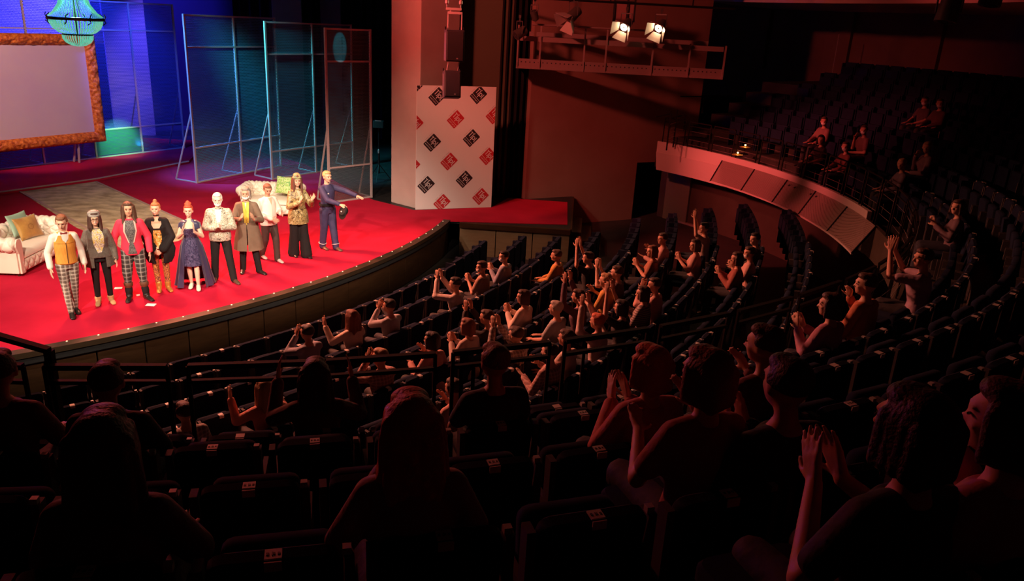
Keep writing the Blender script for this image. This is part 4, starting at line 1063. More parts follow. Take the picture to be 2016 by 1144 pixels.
def shoe(mb, an, toe, h=.05, w=.044, ankle=.0):
    an = V3(an); toe = V3(toe); d = (toe-an); d.z = 0; d.normalize(); z0 = .0
    Rr = Matrix.Rotation(atan2(d.y, d.x)-pi/2, 3, 'Z')
    def ringp(t, wx, hz): return None
    L = .29; prof = [(-.075, .030, .055), (-.06, .040, .080), (0, .044, .098), (.05, .043, .088), (.11, .047, .066), (.16, .045, .050), (.20, .030, .034)]
    V = []; n = 12
    for t, wx, hz in prof:
        for j in range(n):
            a = 2*pi*j/n; x = wx*cos(a); z = hz/2+hz/2*sin(a)
            V.append(V3((an.x, an.y, an.z-.085))+Rr@V3((x, t, max(0.0, z))))
    k = len(prof); mb.add(V, [(i*n+j, i*n+(j+1) % n, (i+1)*n+(j+1) % n, (i+1)*n+j) for i in range(k-1) for j in range(n)]+[tuple(range(n))[::-1], tuple((k-1)*n+j for j in range(n))])
    if ankle: mb.cap((an.x, an.y, an.z-.03), (an.x, an.y, an.z-.03+ankle), .052, .060, 12)
def person(label, c, heading, H=1.75, sex='m', skin=(.62, .34, .22), arms=None, legs=None, hair=None, haircol=(.1, .05, .03), yaw=0.0, pitch=0.0, lean=0.0, wear=(), vox=.0078, smile=False, lip=None, glasses=False, beard=None, width=1.0, hands=None, belly=0.0, face_on=True, curl=.25):
    width *= .93
    s = H/1.75; th = thing('person', label, 'person', c, heading-pi/2); th.scale = (s, s, s)
    T = TR_F if sex == 'f' else TR_M
    shx = (.138 if sex == 'f' else .162)*width; shz = 1.365 if sex == 'f' else 1.375
    A = {1: dict(e=(.235, -.03, 1.10), w=(.245, .06, .87), d=(0, .15, -1), n=(-1, .1, 0)), -1: dict(e=(-.235, -.03, 1.10), w=(-.245, .06, .87), d=(0, .15, -1), n=(1, .1, 0))}
    for q in (1, -1):
        if arms and q in arms: A[q].update(arms[q])
        for kk in 'ew': A[q][kk] = (A[q][kk][0]*(.86 if abs(A[q][kk][0]) < .32 and A[q]['w'][2] < 1.0 else .93), A[q][kk][1], A[q][kk][2])
    LG = {1: dict(k=(.10, .02, .50), a=(.105, 0, .085), t=(.14, .2)), -1: dict(k=(-.10, .02, .50), a=(-.105, 0, .085), t=(-.14, .2))}
    for q in (1, -1):
        if legs and q in legs: LG[q].update(legs[q])
    ln = lambda p: V3((p[0], p[1]+lean*(p[2]-.9), p[2])) if p[2] > .9 else V3(p)
    hc = ln((0, .02, 1.618)); HM = head_mat(hc, yaw, pitch)
    ctx = dict(T=T, A=A, LG=LG, HM=HM, lean=lean, width=width, belly=belly, th=th, shx=shx, shz=shz, sex=sex, ln=ln)
    b = MB(); add_rings(b, rings(T, lean=lean, wide=width*.97, belly=belly))
    b.cap(ln((0, -.012, 1.43)), ln((0, .004, 1.56)), .056 if sex == 'm' else .046, .052 if sex == 'm' else .043, 14)
    head_into(b, HM, sex)
    for q in (1, -1):
        sp = ln((q*shx, 0, shz)); b.cap(ln((q*.06, 0, shz+.022)), sp, .050, .052, 12)
        e, w_ = V3(A[q]['e']), V3(A[q]['w'])
        b.cap(sp, e, .050, .040, 12); b.cap(e, e.lerp(w_, .35), .040, .040, 12); b.cap(e.lerp(w_, .35), w_, .040, .026, 12)
        hand(b, w_, A[q]['d'], A[q]['n'], 1.08 if sex == 'm' else 1.0, A[q].get('curl', curl), thumb=A[q].get('th', q))
        k, a = V3(LG[q]['k']), V3(LG[q]['a']); hp = V3((q*.09, 0, .90))
        b.cap(hp, k, .082, .052, 14); b.cap(k, k.lerp(a, .35), .050, .052, 12); b.cap(k.lerp(a, .35), a, .052, .034, 12)
        fd_ = V3((LG[q]['t'][0]-a.x, LG[q]['t'][1]-a.y, 0)).normalized(); fz = V3((a.x, a.y, a.z-.045)); b.cap(a, fz, .034, .028, 10); b.cap(fz, fz+fd_*.11+V3((0, 0, -.014)), .028, .018, 10)
    mesh_obj('body', fuse(b, vox, 2), mat('skin_%.2f_%.2f_%.2f' % skin, skin, .55, sheen=.1), th)
    hm = mat('hair_%.2f_%.2f_%.2f' % haircol, haircol, .6, bump=.6, bscale=90, stretch=(1, 1, .25))
    if hair: mesh_obj('hair', hair_mesh(HM, hair, seed=int(abs(c[0]*100))), hm, th)
    if beard: mesh_obj('beard', beard_mesh(HM), mat('beard', beard, .8, bump=.5, bscale=120), th)
    if face_on: face(th, HM, hm, smile, lip, glasses)
    for fn in wear: fn(ctx)
    return th, ctx
# garments: each returns a function of the figure's context
def g_top(m, inf=.016, hem=.92, sleeve=1.0, name='shirt', flare=0.0, collar=False, sl_inf=None, vox=.011, neck=1.46, cuff=0.0):
    def f(c):
        b = MB(); R = rings(c['T'], inf=inf, zmin=hem, zmax=neck, wide=c['width'], lean=c['lean'], flare=flare, belly=c['belly']); add_rings(b, R)
        si = sl_inf if sl_inf is not None else inf
        for q in (1, -1):
            sp = c['ln']((q*c['shx'], 0, c['shz'])); e, w_ = V3(c['A'][q]['e']), V3(c['A'][q]['w'])
            if sleeve <= 0: b.cap(c['ln']((q*.05, 0, c['shz']+.030)), sp*.72+c['ln']((0, 0, c['shz']))*.28, .050+inf*.4, .046+inf*.3, 12); continue
            b.cap(c['ln']((q*.06, 0, c['shz']+.022)), sp, .050+inf*.45, .052+inf*.6, 12)
            if sleeve > 0:
                b.cap(sp, e, .050+si*.85, .042+si*.9, 12)
                if sleeve > .5:
                    t = (sleeve-.5)*2*.97; b.cap(e, e.lerp(w_, t), .040+si*.9, .028+si*.9+cuff, 12)
        mesh_obj(name, fuse(b, vox, 2), m, c['th']); c[name] = R; c['R'] = R
    return f
def g_trousers(m, inf=.014, wide=0.0, down=1.0, name='trousers', crease=0, knee=0.0, flare=0.0):
    def f(c):
        b = MB(); add_rings(b, rings([t for t in c['T'] if t[0] <= 1.01], inf=inf, wide=c['width'])); 
        for q in (1, -1):
            hp = V3((q*.088, 0, .89)); k, a = V3(c['LG'][q]['k']), V3(c['LG'][q]['a']); a2 = k.lerp(a+V3((0, 0, -.02)), down)
            b.cap(hp, k, .084+inf, .055+inf*.9+wide*.5+knee, 14); b.cap(k, a2, .055+inf*.9+wide*.5+knee, .040+inf*.8+wide+flare, 14)
        mesh_obj(name, fuse(b, .011, 2), m, c['th'])
    return f
def g_shoes(m, ankle=0.0, name='shoe'):
    def f(c):
        for q in (1, -1):
            a = V3(c['LG'][q]['a']); t = c['LG'][q]['t']; mb = MB(); shoe(mb, a, V3((t[0], t[1], 0)), ankle=ankle); mesh_obj(name, fuse(mb, .009, 1), m, c['th'])
    return f
def g_sock(m, z0, z1, rad=.054, name='boot_shaft'):
    def f(c):
        for q in (1, -1):
            k, a = V3(c['LG'][q]['k']), V3(c['LG'][q]['a']); mb = MB(); n = 6
            pts = [(k.lerp(a, z0+(z1-z0)*i/n)) for i in range(n+1)]; mb.tube(pts, [rad+.016*sin(pi*(1-i/n)*.8) for i in range(n+1)], 14); mb.build(name, m, c['th'], smooth=50)
    return f
def g_patch(rows, m, name, key='R', off=.014, th=.006, nx=8, k=5):
    def f(c): patch(c[key], subrows(rows, k), off, th, nx).build(name, m, c['th'], smooth=50)
    return f
def g_skirt(m, name, rows, n=48, pleat=.0, folds=0, arc_=None, thick=.012, seed=0):
    """rows (z, rx, ry, cy); arc_ = (a0, a1) leaves an opening; folds ripple the hem"""
    def f(c):
        a0, a1 = arc_ or (0, 2*pi); V = []; k = len(rows); closed = arc_ is None; nn = n if closed else n+1
        for t in (0, 1):
            for i, (z, rx, ry, cy) in enumerate(rows):
                for j in range(nn):
                    a = a0+(a1-a0)*j/n; q = 1+pleat*(i/(k-1))*sin(a*folds+seed)-t*thick/max(rx, .05); V.append((rx*cos(a)*q, cy+ry*sin(a)*q, z))
        N = k*nn; F = []
        for i in range(k-1):
            for j in range(n):
                a = i*nn+j; b = i*nn+(j+1) % nn; F.append((a, b, b+nn, a+nn)); F.append((N+a, N+a+nn, N+b+nn, N+b))
        for i in (0, k-1):
            for j in range(n): a = i*nn+j; b = i*nn+(j+1) % nn; F.append((a, b, N+b, N+a))
        if not closed:
            for j in (0, nn-1):
                for i in range(k-1): a = i*nn+j; F.append((a, a+nn, N+a+nn, N+a))
        mb = MB(); mb.add(V, F); mb.build(name, m, c['th'], smooth=60)
    return f
def g_bow(m, z=1.445, w=.05):
    def f(c):
        y = c['ln']((0, .075, z)).y; mb = MB(); 
        for s in (-1, 1): mb.add([(0, y+.01, z-.006), (s*w, y, z-.022), (s*w, y, z+.022), (0, y+.01, z+.006), (0, y-.01, z-.006), (s*w, y-.012, z-.022), (s*w, y-.012, z+.022), (0, y-.01, z+.006)], [(0, 1, 2, 3), (4, 7, 6, 5), (0, 4, 5, 1), (3, 2, 6, 7), (1, 5, 6, 2)])
        mb.box((0, y+.006, z), (.016, .02, .018)); mb.build('bow_tie', m, c['th'])
    return f
def at_head(fn):
    def f(c): fn(c['th'], c['HM'])
    return f
SK = (.72, .40, .26); SK2 = (.66, .34, .21)
m_shirtw = mat('white_shirt', (.78, .70, .60), .75); m_blk = mat('black_cloth', (.018, .013, .013), .85, spec=.2); m_blackleather = mat('black_leather', (.02, .014, .012), .3, spec=.6)
m_browncl = mat('brown_trim', (.10, .035, .02), .6)
def W(px, py, z=.02): return gp(px, py, z)
def toward(c, px=None, d=None): return atan2(d[1], d[0])
CAMDIR = lambda c: atan2(-c[1], -c[0])
# 1 orange waistcoat
c = W(146, 618); hd = CAMDIR(c)+.18
def arm(q, e, w, d, n, **k): return {q: dict(e=e, w=w, d=d, n=n, **k)}
person('man in an orange waistcoat, bow tie and plaid trousers, leftmost of the line', c, hd, 1.74, 'm', SK, arms={1: dict(e=(.30, -.02, 1.12), w=(.31, .10, .90), d=(.05, .3, -1), n=(-1, 0, 0)), -1: dict(e=(-.28, -.04, 1.12), w=(-.30, .02, .88), d=(0, .1, -1), n=(1, 0, 0))},
  legs={1: dict(k=(.075, .05, .50), a=(.055, .10, .085), t=(.08, .3)), -1: dict(k=(-.07, -.01, .50), a=(-.05, -.10, .085), t=(-.06, .1))}, hair='short', haircol=(.22, .09, .04), yaw=-.35, pitch=-.25,
  wear=(g_top(m_shirtw, .018, .98, 1.0, 'shirt', cuff=.006), g_trousers(plaid('brown_plaid', (.36, .29, .22), (.10, .06, .05), (.62, .57, .50), 15), .010), g_shoes(m_blackleather),
        g_top(stripes('orange_waistcoat', (.80, .34, .05), (.60, .22, .03), 60, 0, .3), .030, .92, 0, 'waistcoat', neck=1.36), g_patch([(1.30, -.001, .001), (1.36, -.045, .045), (1.44, -.060, .060)], m_shirtw, 'shirt_front', 'waistcoat', .004), g_bow(mat('maroon_silk', (.22, .03, .03), .4)),
        g_patch([(.94, -.006, .006), (1.30, -.006, .006)], m_browncl, 'button_strip', 'waistcoat', .006, .004, 2), g_patch([(1.29, -.155, -.004), (1.36, -.120, -.05), (1.43, -.095, -.055)], MATS['orange_waistcoat'], 'waistcoat_front', 'waistcoat', .008), g_patch([(1.29, .004, .155), (1.36, .05, .120), (1.43, .055, .095)], MATS['orange_waistcoat'], 'waistcoat_front', 'waistcoat', .008)))
# 2 grey drape jacket, knitted cap
c = W(207, 596)
def knit(th, HM):
    h = lambda x, y, z: HM@V3((x, y, z)); mb = MB(); mb.ball(h(0, -.050, .085), (.102, .112, .062), 18, 9, M=HM.to_3x3()@Matrix.Rotation(.35, 3, 'X')); mb.ball(h(0, -.01, .062), (.094, .104, .045), 16, 8, M=HM.to_3x3())
    mesh_obj('knitted_cap', fuse(mb, .010, 1), stripes('knit_stripes', (.42, .38, .33), (.16, .13, .12), 60, 2, .4), th)
m_grey_j = mat('grey_marl_jacket', (.11, .085, .065), .85, var=(.15, .12, .095), scale=40)
person('woman in a knitted cap, glasses and long grey draped jacket', c, CAMDIR(c)+.05, 1.66, 'f', SK, arms={1: dict(e=(.30, -.02, 1.08), w=(.33, .08, .88), d=(.0, .4, -1), n=(-1, 0, 0)), -1: dict(e=(-.28, -.02, 1.08), w=(-.30, .06, .86), d=(-.1, .3, -1), n=(1, 0, 0))},
  hair='long', haircol=(.07, .03, .02), width=1.12, glasses=True, smile=True,
  wear=(g_top(blotch('print_tee', [(.75, .68, .55), (.70, .50, .05), (.80, .72, .62), (.45, .30, .25)], 14), .016, .92, 0, 'tee'), g_trousers(m_blk, .008), g_shoes(mat('tan_suede', (.55, .30, .13), .8), .06, 'boot'), at_head(knit),
        g_top(m_grey_j, .030, .92, 1.0, 'jacket', flare=.05), g_skirt(m_grey_j, 'jacket_tail', [(.98, .21, .165, 0), (.85, .235, .185, .0), (.74, .24, .19, 0)], arc_=(pi/2+.45, pi/2+2*pi-.45), pleat=.05, folds=9),
        g_patch([(1.02, -.04, .02), (1.16, -.10, .07), (1.32, -.105, .085), (1.44, -.075, .065)], MATS['print_tee'], 'tee_front', 'jacket', .004)))
# 3 red blazer
c = W(272, 588)
m_redj = mat('red_blazer', (.72, .03, .07), .8)
pl3 = plaid('dark_plaid', (.10, .07, .06), (.02, .015, .015), (.34, .29, .26), 13)
person('man with long wavy hair in a red blazer over a dark shirt', c, CAMDIR(c)-.05, 1.80, 'm', SK2, arms={1: dict(e=(.31, -.03, 1.12), w=(.32, .04, .88), d=(0, .2, -1), n=(-1, 0, 0)), -1: dict(e=(-.30, -.03, 1.12), w=(-.31, .06, .88), d=(0, .2, -1), n=(1, 0, 0))},
  legs={1: dict(k=(.12, .04, .50), a=(.13, .02, .085), t=(.16, .2)), -1: dict(k=(-.11, .05, .50), a=(-.14, .06, .085), t=(-.24, .22))}, hair='wavy', haircol=(.10, .045, .025), yaw=.05, smile=False,
  wear=(g_top(blotch('grey_weave_shirt', [(.06, .05, .05), (.16, .14, .13)], 40), .016, .98, 0, 'shirt'), g_trousers(pl3, .018, .0, .42, knee=.012), g_sock(mat('brown_leather', (.14, .05, .025), .5), .40, .62, .060), g_sock(m_blk, .6, 1.0, .046, 'sock'), g_shoes(m_blackleather, .03),
        g_top(m_redj, .026, .83, 1.0, 'blazer', flare=.02), g_patch([(.86, -.075, .07), (1.05, -.03, .03), (1.25, -.085, .085), (1.44, -.06, .06)], MATS['grey_weave_shirt'], 'shirt_front', 'blazer', .003),
        g_patch([(1.06, -.045, -.03), (1.26, -.105, -.083), (1.43, -.088, -.062)], mat('pink_piping', (.75, .45, .38), .6), 'lapel', 'blazer', .012, .008, 3), g_patch([(1.06, .03, .045), (1.26, .083, .105), (1.43, .062, .088)], MATS['pink_piping'], 'lapel', 'blazer', .012, .008, 3)))
# 4 black shawl
c = W(322, 570)
m_goldpr = blotch('gold_print', [(.02, .012, .010), (.70, .42, .06), (.75, .20, .03), (.80, .62, .30)], 16)
person('woman with a ginger topknot in a black shawl and printed leggings', c, CAMDIR(c)-.1, 1.68, 'f', SK, arms={1: dict(e=(.27, .03, 1.08), w=(.12, .20, .90), d=(-.7, .3, -.6), n=(-.3, -1, 0)), -1: dict(e=(-.27, .03, 1.08), w=(-.10, .22, .89), d=(.7, .2, -.6), n=(.3, -1, 0))},
  legs={1: dict(k=(.09, .03, .50), a=(.07, .04, .085), t=(.06, .25)), -1: dict(k=(-.09, .03, .50), a=(-.09, .02, .085), t=(-.16, .2))}, hair='bun', haircol=(.45, .15, .05), smile=True, lip=m_lip, yaw=-.1,
  wear=(g_top(m_blk, .018, .92, 0, 'top', neck=1.39), g_trousers(blotch('red_gold_print', [(.30, .03, .02), (.70, .30, .06), (.10, .02, .02), (.55, .12, .05)], 18), .010), g_shoes(mat('gold_boot', (.60, .28, .06), .35, metal=.4), .10, 'boot'),
        g_top(m_blk, .045, .92, 1.0, 'shawl', sl_inf=.040, cuff=.02, neck=1.41, flare=.03), g_skirt(m_blk, 'shawl_hem', [(1.05, .235, .17, .02), (.85, .29, .20, .02), (.70, .26, .19, .02), (.58, .20, .15, .02)], pleat=.06, folds=7, arc_=(pi/2+.30, pi/2+2*pi-.30)),
        g_patch([(.90, -.07, .07), (1.15, -.075, .075), (1.24, -.06, .06)], m_goldpr, 'gold_print', 'shawl', .006), g_patch([(1.28, -.05, .05), (1.34, -.085, .085), (1.40, -.085, .085)], mat('skin_%.2f_%.2f_%.2f' % SK, SK), 'neckline', 'shawl', .003),
        g_skirt(m_blk, 'choker', [(1.49, .054, .054, .0), (1.505, .054, .054, .0)], 20)))
# 5 navy gown
c = W(384, 566)
m_navy = mat('navy_satin', (.035, .030, .075), .32, spec=.8, sheen=.2)
m_navy2 = blotch('navy_brocade', [(.025, .02, .05), (.055, .045, .10), (.10, .08, .15)], 20, .3)
person('woman with red hair in a navy cocktail dress and long open overskirt, clapping', c, CAMDIR(c)-.1, 1.62, 'f', (.74, .44, .31), arms={1: dict(e=(.24, .06, 1.10), w=(.13, .24, 1.22), d=(-.1, .2, 1), n=(-1, .1, 0)), -1: dict(e=(-.24, .06, 1.10), w=(-.11, .24, 1.24), d=(.1, .25, 1), n=(1, .1, 0))},
  legs={1: dict(k=(.08, .0, .50), a=(.06, -.03, .10), t=(.08, .2)), -1: dict(k=(-.07, .07, .50), a=(-.08, .12, .10), t=(-.10, .35))}, hair='updo', haircol=(.60, .08, .03), smile=True, lip=m_lip,
  wear=(g_top(m_navy2, .014, .92, 0, 'bodice', neck=1.30), g_skirt(m_navy2, 'dress_skirt', [(1.06, .135, .115, 0), (.92, .175, .14, 0), (.70, .19, .155, 0), (.50, .205, .17, 0)], pleat=.03, folds=11),
        g_skirt(m_navy, 'overskirt', [(1.07, .145, .125, 0), (.90, .21, .17, -.02), (.60, .27, .23, -.05), (.30, .32, .29, -.08), (.05, .37, .34, -.10)], n=72, pleat=.09, folds=12, arc_=(pi/2+.65, pi/2+2*pi-.65)),
        g_skirt(m_navy, 'cap_sleeves', [(1.42, .14, .085, 0), (1.37, .20, .11, 0), (1.27, .215, .12, 0)], pleat=.04, folds=8, arc_=(pi/2+.5, pi/2+2*pi-.5)), g_shoes(mat('ivory_shoe', (.70, .60, .48), .4))))
# 6 patterned dinner jacket
c = W(440, 553)
m_cam = blotch('camouflage_brocade', [(.70, .64, .50), (.30, .25, .16), (.74, .68, .55), (.10, .08, .05)], 22, .5)
cl = lambda y=.26, z=1.12: {1: dict(e=(.27, .03, 1.08), w=(.075, y, z), d=(-.35, .6, .5), n=(-1, -.2, 0)), -1: dict(e=(-.27, .03, 1.08), w=(-.055, y, z), d=(.35, .6, .5), n=(1, -.2, 0))}
person('white-haired man in a pale patterned dinner jacket, clapping', c, CAMDIR(c)-.05, 1.76, 'm', (.78, .55, .42), arms=cl(.26, 1.13), legs={1: dict(k=(.12, .0, .50), a=(.15, -.06, .085), t=(.17, .12)), -1: dict(k=(-.14, .08, .50), a=(-.20, .13, .085), t=(-.30, .3))}, hair='short', haircol=(.75, .70, .62), pitch=-.1, beard=(.80, .76, .70), width=1.08, belly=.06,
  wear=(g_top(m_shirtw, .014, .98, 0, 'shirt'), g_trousers(m_blk, .014, .016), g_shoes(mat('dark_brown_shoe', (.10, .05, .03), .35)), g_top(m_cam, .028, .83, 1.0, 'dinner_jacket', flare=.03), g_patch([(1.14, -.004, .004), (1.30, -.05, .05), (1.45, -.06, .06)], m_shirtw, 'shirt_front', 'dinner_jacket', .003),
        g_patch([(1.12, -.02, .0), (1.30, -.085, -.05), (1.44, -.085, -.06)], m_cam, 'lapel', 'dinner_jacket', .012, .008, 3), g_patch([(1.12, .0, .02), (1.30, .05, .085), (1.44, .06, .085)], m_cam, 'lapel', 'dinner_jacket', .012, .008, 3), g_bow(m_blk)))
# 7 long brown coat
c = W(493, 536)
m_coat = mat('taupe_coat', (.20, .125, .08), .85, var=(.17, .105, .065), scale=6)
m_yel = mat('yellow_scarf', (.75, .58, .08), .7, var=(.65, .48, .05), scale=20)
person('bearded man in a long taupe coat with a yellow scarf', c, CAMDIR(c)-.1, 1.77, 'm', SK2, arms={1: dict(e=(.28, .05, 1.10), w=(.11, .30, 1.17), d=(-.3, .5, .55), n=(-1, 0, 0)), -1: dict(e=(-.29, .05, 1.09), w=(-.17, .28, 1.16), d=(.2, .5, .6), n=(1, 0, 0))}, legs={1: dict(k=(.11, .0, .50), a=(.14, -.04, .085), t=(.15, .2)), -1: dict(k=(-.12, .06, .50), a=(-.18, .08, .085), t=(-.32, .22))},
  hair='bob', haircol=(.33, .26, .21), beard=(.30, .20, .15), pitch=-.05,
  wear=(g_top(m_shirtw, .014, .98, 0, 'shirt'), g_trousers(m_blk, .014, .010), g_shoes(m_blackleather), g_top(m_coat, .028, .92, .96, 'coat', flare=.02, sl_inf=.020), g_skirt(m_coat, 'coat_skirt', [(1.06, .195, .155, 0), (.90, .22, .18, 0), (.70, .26, .21, 0), (.50, .285, .23, 0)], pleat=.03, folds=8, arc_=(pi/2+.04, pi/2+2*pi-.04)),
        g_patch([(1.10, -.002, .002), (1.28, -.05, .05), (1.45, -.055, .055)], m_shirtw, 'shirt_front', 'coat', .003), g_patch([(1.02, -.035, .03), (1.12, -.045, .045), (1.28, -.055, .015), (1.46, -.062, -.015)], m_yel, 'scarf', 'coat', .022, .014, 5), g_patch([(1.05, -.02, .04), (1.20, -.01, .05), (1.30, .01, .05), (1.46, .02, .062)], m_yel, 'scarf', 'coat', .026, .014, 5)))
# 8 white shirt, strolling
c = W(533, 512)
person('man in a loose white shirt and dark trousers walking to the right', c, CAMDIR(c)+.55, 1.66, 'm', (.60, .28, .17), arms={1: dict(e=(.27, .00, 1.10), w=(.10, .26, 1.02), d=(-.5, .6, -.2), n=(-.3, -1, 0)), -1: dict(e=(-.25, .08, 1.12), w=(-.12, .32, 1.12), d=(.2, 1, .1), n=(.2, -1, 0))},
  legs={1: dict(k=(.08, -.04, .49), a=(.08, -.24, .10), t=(.08, .0)), -1: dict(k=(-.06, .16, .50), a=(-.05, .20, .085), t=(-.06, .4))}, hair='short', haircol=(.20, .08, .04), pitch=-.3, yaw=-.25, belly=.03,
  wear=(g_top(m_shirtw, .038, .83, 1.0, 'shirt', flare=.03, sl_inf=.026), g_trousers(mat('dark_brown_trousers', (.055, .028, .022), .8), .020, .012), g_shoes(mat('pale_trainer', (.62, .48, .42), .6)), g_patch([(1.30, -.001, .001), (1.45, -.045, .045)], mat('skin_%.2f_%.2f_%.2f' % SK, SK), 'open_neck', 'shirt', .004),
        g_patch([(.86, -.008, .008), (1.30, -.008, .008)], mat('placket', (.68, .60, .50), .7), 'placket', 'shirt', .006, .004, 2)))
# 9 gold patterned tunic
c = W(590, 503)
m_tun = blotch('olive_gold_jacquard', [(.09, .05, .02), (.42, .30, .11), (.20, .15, .06), (.58, .45, .22)], 12, .45)
def turban(th, HM):
    h = lambda x, y, z: HM@V3((x, y, z)); mb = MB(); mb.ball(h(0, -.010, .062), (.093, .106, .042), 18, 8, M=HM.to_3x3()); mb.ball(h(0, -.03, .105), (.076, .082, .050), 16, 8); mb.cap(h(-.05, .06, .075), h(.05, .05, .10), .022, .022, 8); mb.cap(h(.05, .06, .07), h(-.05, .04, .11), .020, .020, 8)
    mesh_obj('turban', fuse(mb, .010, 1), mat('gold_green_turban', (.38, .30, .12), .5, var=(.16, .20, .10), scale=30), th)
person('woman in a gold patterned tunic, turban and black flared trousers, clapping', c, CAMDIR(c)+.35, 1.80, 'f', SK, arms={1: dict(e=(.24, .10, 1.10), w=(.08, .34, 1.24), d=(-.1, .5, .9), n=(-1, 0, 0)), -1: dict(e=(-.26, .14, 1.12), w=(-.17, .40, 1.28), d=(-.25, .5, .8), n=(1, .3, 0))},
  legs={1: dict(k=(.10, .0, .50), a=(.11, -.05, .085), t=(.12, .15)), -1: dict(k=(-.09, .06, .50), a=(-.09, .16, .085), t=(-.12, .35))}, hair='long', haircol=(.13, .045, .025), yaw=-.2, smile=True, lip=m_lip,
  wear=(g_trousers(m_blk, .016, .05, 1.0, flare=.02), g_top(m_tun, .032, .83, .96, 'tunic', flare=.035, sl_inf=.022), g_skirt(m_tun, 'tunic_hem', [(.90, .21, .165, 0), (.82, .215, .17, 0), (.72, .215, .17, 0)], pleat=.03, folds=9), g_patch([(1.28, -.001, .001), (1.42, -.045, .045)], mat('skin_%.2f_%.2f_%.2f' % SK, SK), 'open_neck', 'tunic', .004), g_shoes(m_blackleather), at_head(turban)))
# 10 navy overalls, arms stretched out, cap in hand
c = W(647, 490)
m_ov = mat('navy_overalls', (.045, .035, .085), .6, var=(.055, .045, .10), scale=12, spec=.2); m_strip = mat('pale_stripe', (.60, .50, .50), .6)
hd10 = CAMDIR(c)+.62
th10, cx10 = person('fair-haired man in navy overalls stretching both arms to the right', c, hd10, 1.79, 'm', SK, arms={1: dict(e=(.16, .22, 1.16), w=(.02, .46, 1.10), d=(-.25, 1, -.25), n=(-.2, 0, -1)), -1: dict(e=(-.36, .18, 1.30), w=(-.50, .42, 1.22), d=(-.35, 1, -.25), n=(0, 0, -1))},
  legs={1: dict(k=(.09, -.02, .50), a=(.09, -.10, .085), t=(.10, .1)), -1: dict(k=(-.08, .08, .50), a=(-.08, .16, .085), t=(-.09, .35))}, hair='short', haircol=(.62, .34, .14), yaw=-.05,
  wear=(g_trousers(m_ov, .026, .012), g_top(m_ov, .030, .92, .97, 'overall_top', sl_inf=.024), g_skirt(m_blk, 'belt', [(1.0, .198, .152, .0), (1.05, .192, .148, .0)], 24), g_shoes(mat('brown_work_shoe', (.16, .08, .05), .4), .04),
        g_patch([(1.27, .05, .12), (1.29, .05, .12)], m_strip, 'name_strip', 'overall_top', .010, .006, 3), g_sock(m_strip, .86, .90, .075, 'hem_stripe')))
# the dark peaked cap he holds
M10 = Matrix.Translation(c) @ Matrix.Rotation(hd10-pi/2, 4, 'Z')
hp10 = M10@V3((-.01*1.02, .57*1.02, 1.06*1.02)); cp = thing('peaked_cap', 'dark peaked cap held out by the man in navy overalls', 'cap', hp10-V3((0, 0, .09)), hd10)
mb = MB(); mb.lathe([(.085, -.05), (.10, -.02), (.115, .02), (.10, .045), (.02, .055)], (0, 0, 0), 18, M=Matrix.Rotation(1.1, 3, 'X')); mb.build('crown', m_blk, cp, smooth=50)
mb = MB(); mb.lathe([(.02, 0), (.12, 0), (.125, .008), (.02, .012)], (0, -.03, -.06), 18, M=Matrix.Rotation(1.3, 3, 'X')); mb.build('peak', m_blackleather, cp, smooth=50)
mb = MB(); mb.ball((0, -.07, .0), (.02, .01, .02), 10, 6); mb.build('badge', m_strip, cp)
# ---------------------------------------------------------------- seated audience
SHOW = {}
POSES = {
 'clap': {1: dict(e=(.25, .08, .74), w=(.055, .30, .89), d=(-.15, .5, .8), n=(-1, 0, 0)), -1: dict(e=(-.25, .08, .74), w=(-.055, .30, .89), d=(.15, .5, .8), n=(1, 0, 0))},
 'high': {1: dict(e=(.24, .30, .98), w=(.07, .40, 1.24), d=(-.1, .1, 1), n=(-1, 0, 0)), -1: dict(e=(-.24, .30, .98), w=(-.07, .40, 1.24), d=(.1, .1, 1), n=(1, 0, 0))},
 'face': {1: dict(e=(.22, .24, .90), w=(.06, .24, 1.12), d=(-.2, -.1, 1), n=(-1, 0, 0)), -1: dict(e=(-.22, .24, .90), w=(-.06, .24, 1.12), d=(.2, -.1, 1), n=(1, 0, 0))},
 'wide': {1: dict(e=(.30, .16, .84), w=(.26, .36, 1.02), d=(-.1, .4, .9), n=(-1, 0, 0)), -1: dict(e=(-.30, .16, .84), w=(-.27, .36, 1.04), d=(.1, .4, .9), n=(1, 0, 0))},
 'rest': {1: dict(e=(.24, .10, .76), w=(.12, .34, .66), d=(-.3, 1, -.1), n=(0, 0, -1)), -1: dict(e=(-.24, .10, .76), w=(-.12, .34, .66), d=(.3, 1, -.1), n=(0, 0, -1))},
 'apart': {1: dict(e=(.27, .04, .76), w=(.15, .30, .92), d=(-.3, .6, .7), n=(-1, 0, 0)), -1: dict(e=(-.24, .10, .72), w=(-.10, .36, .80), d=(.3, .9, .2), n=(.6, 0, 1))},
 'chin': {1: dict(e=(.22, .12, .74), w=(.06, .22, 1.02), d=(-.5, -.1, .8), n=(-1, 0, 0)), -1: dict(e=(-.24, .08, .70), w=(.05, .26, .66), d=(1, .2, 0), n=(0, 0, 1))},
 'up': {1: dict(e=(.26, .18, 1.10), w=(.10, .26, 1.42), d=(-.1, .1, 1), n=(-1, 0, 0)), -1: dict(e=(-.26, .18, 1.10), w=(-.10, .26, 1.42), d=(.1, .1, 1), n=(1, 0, 0))}}
CACHE = {}
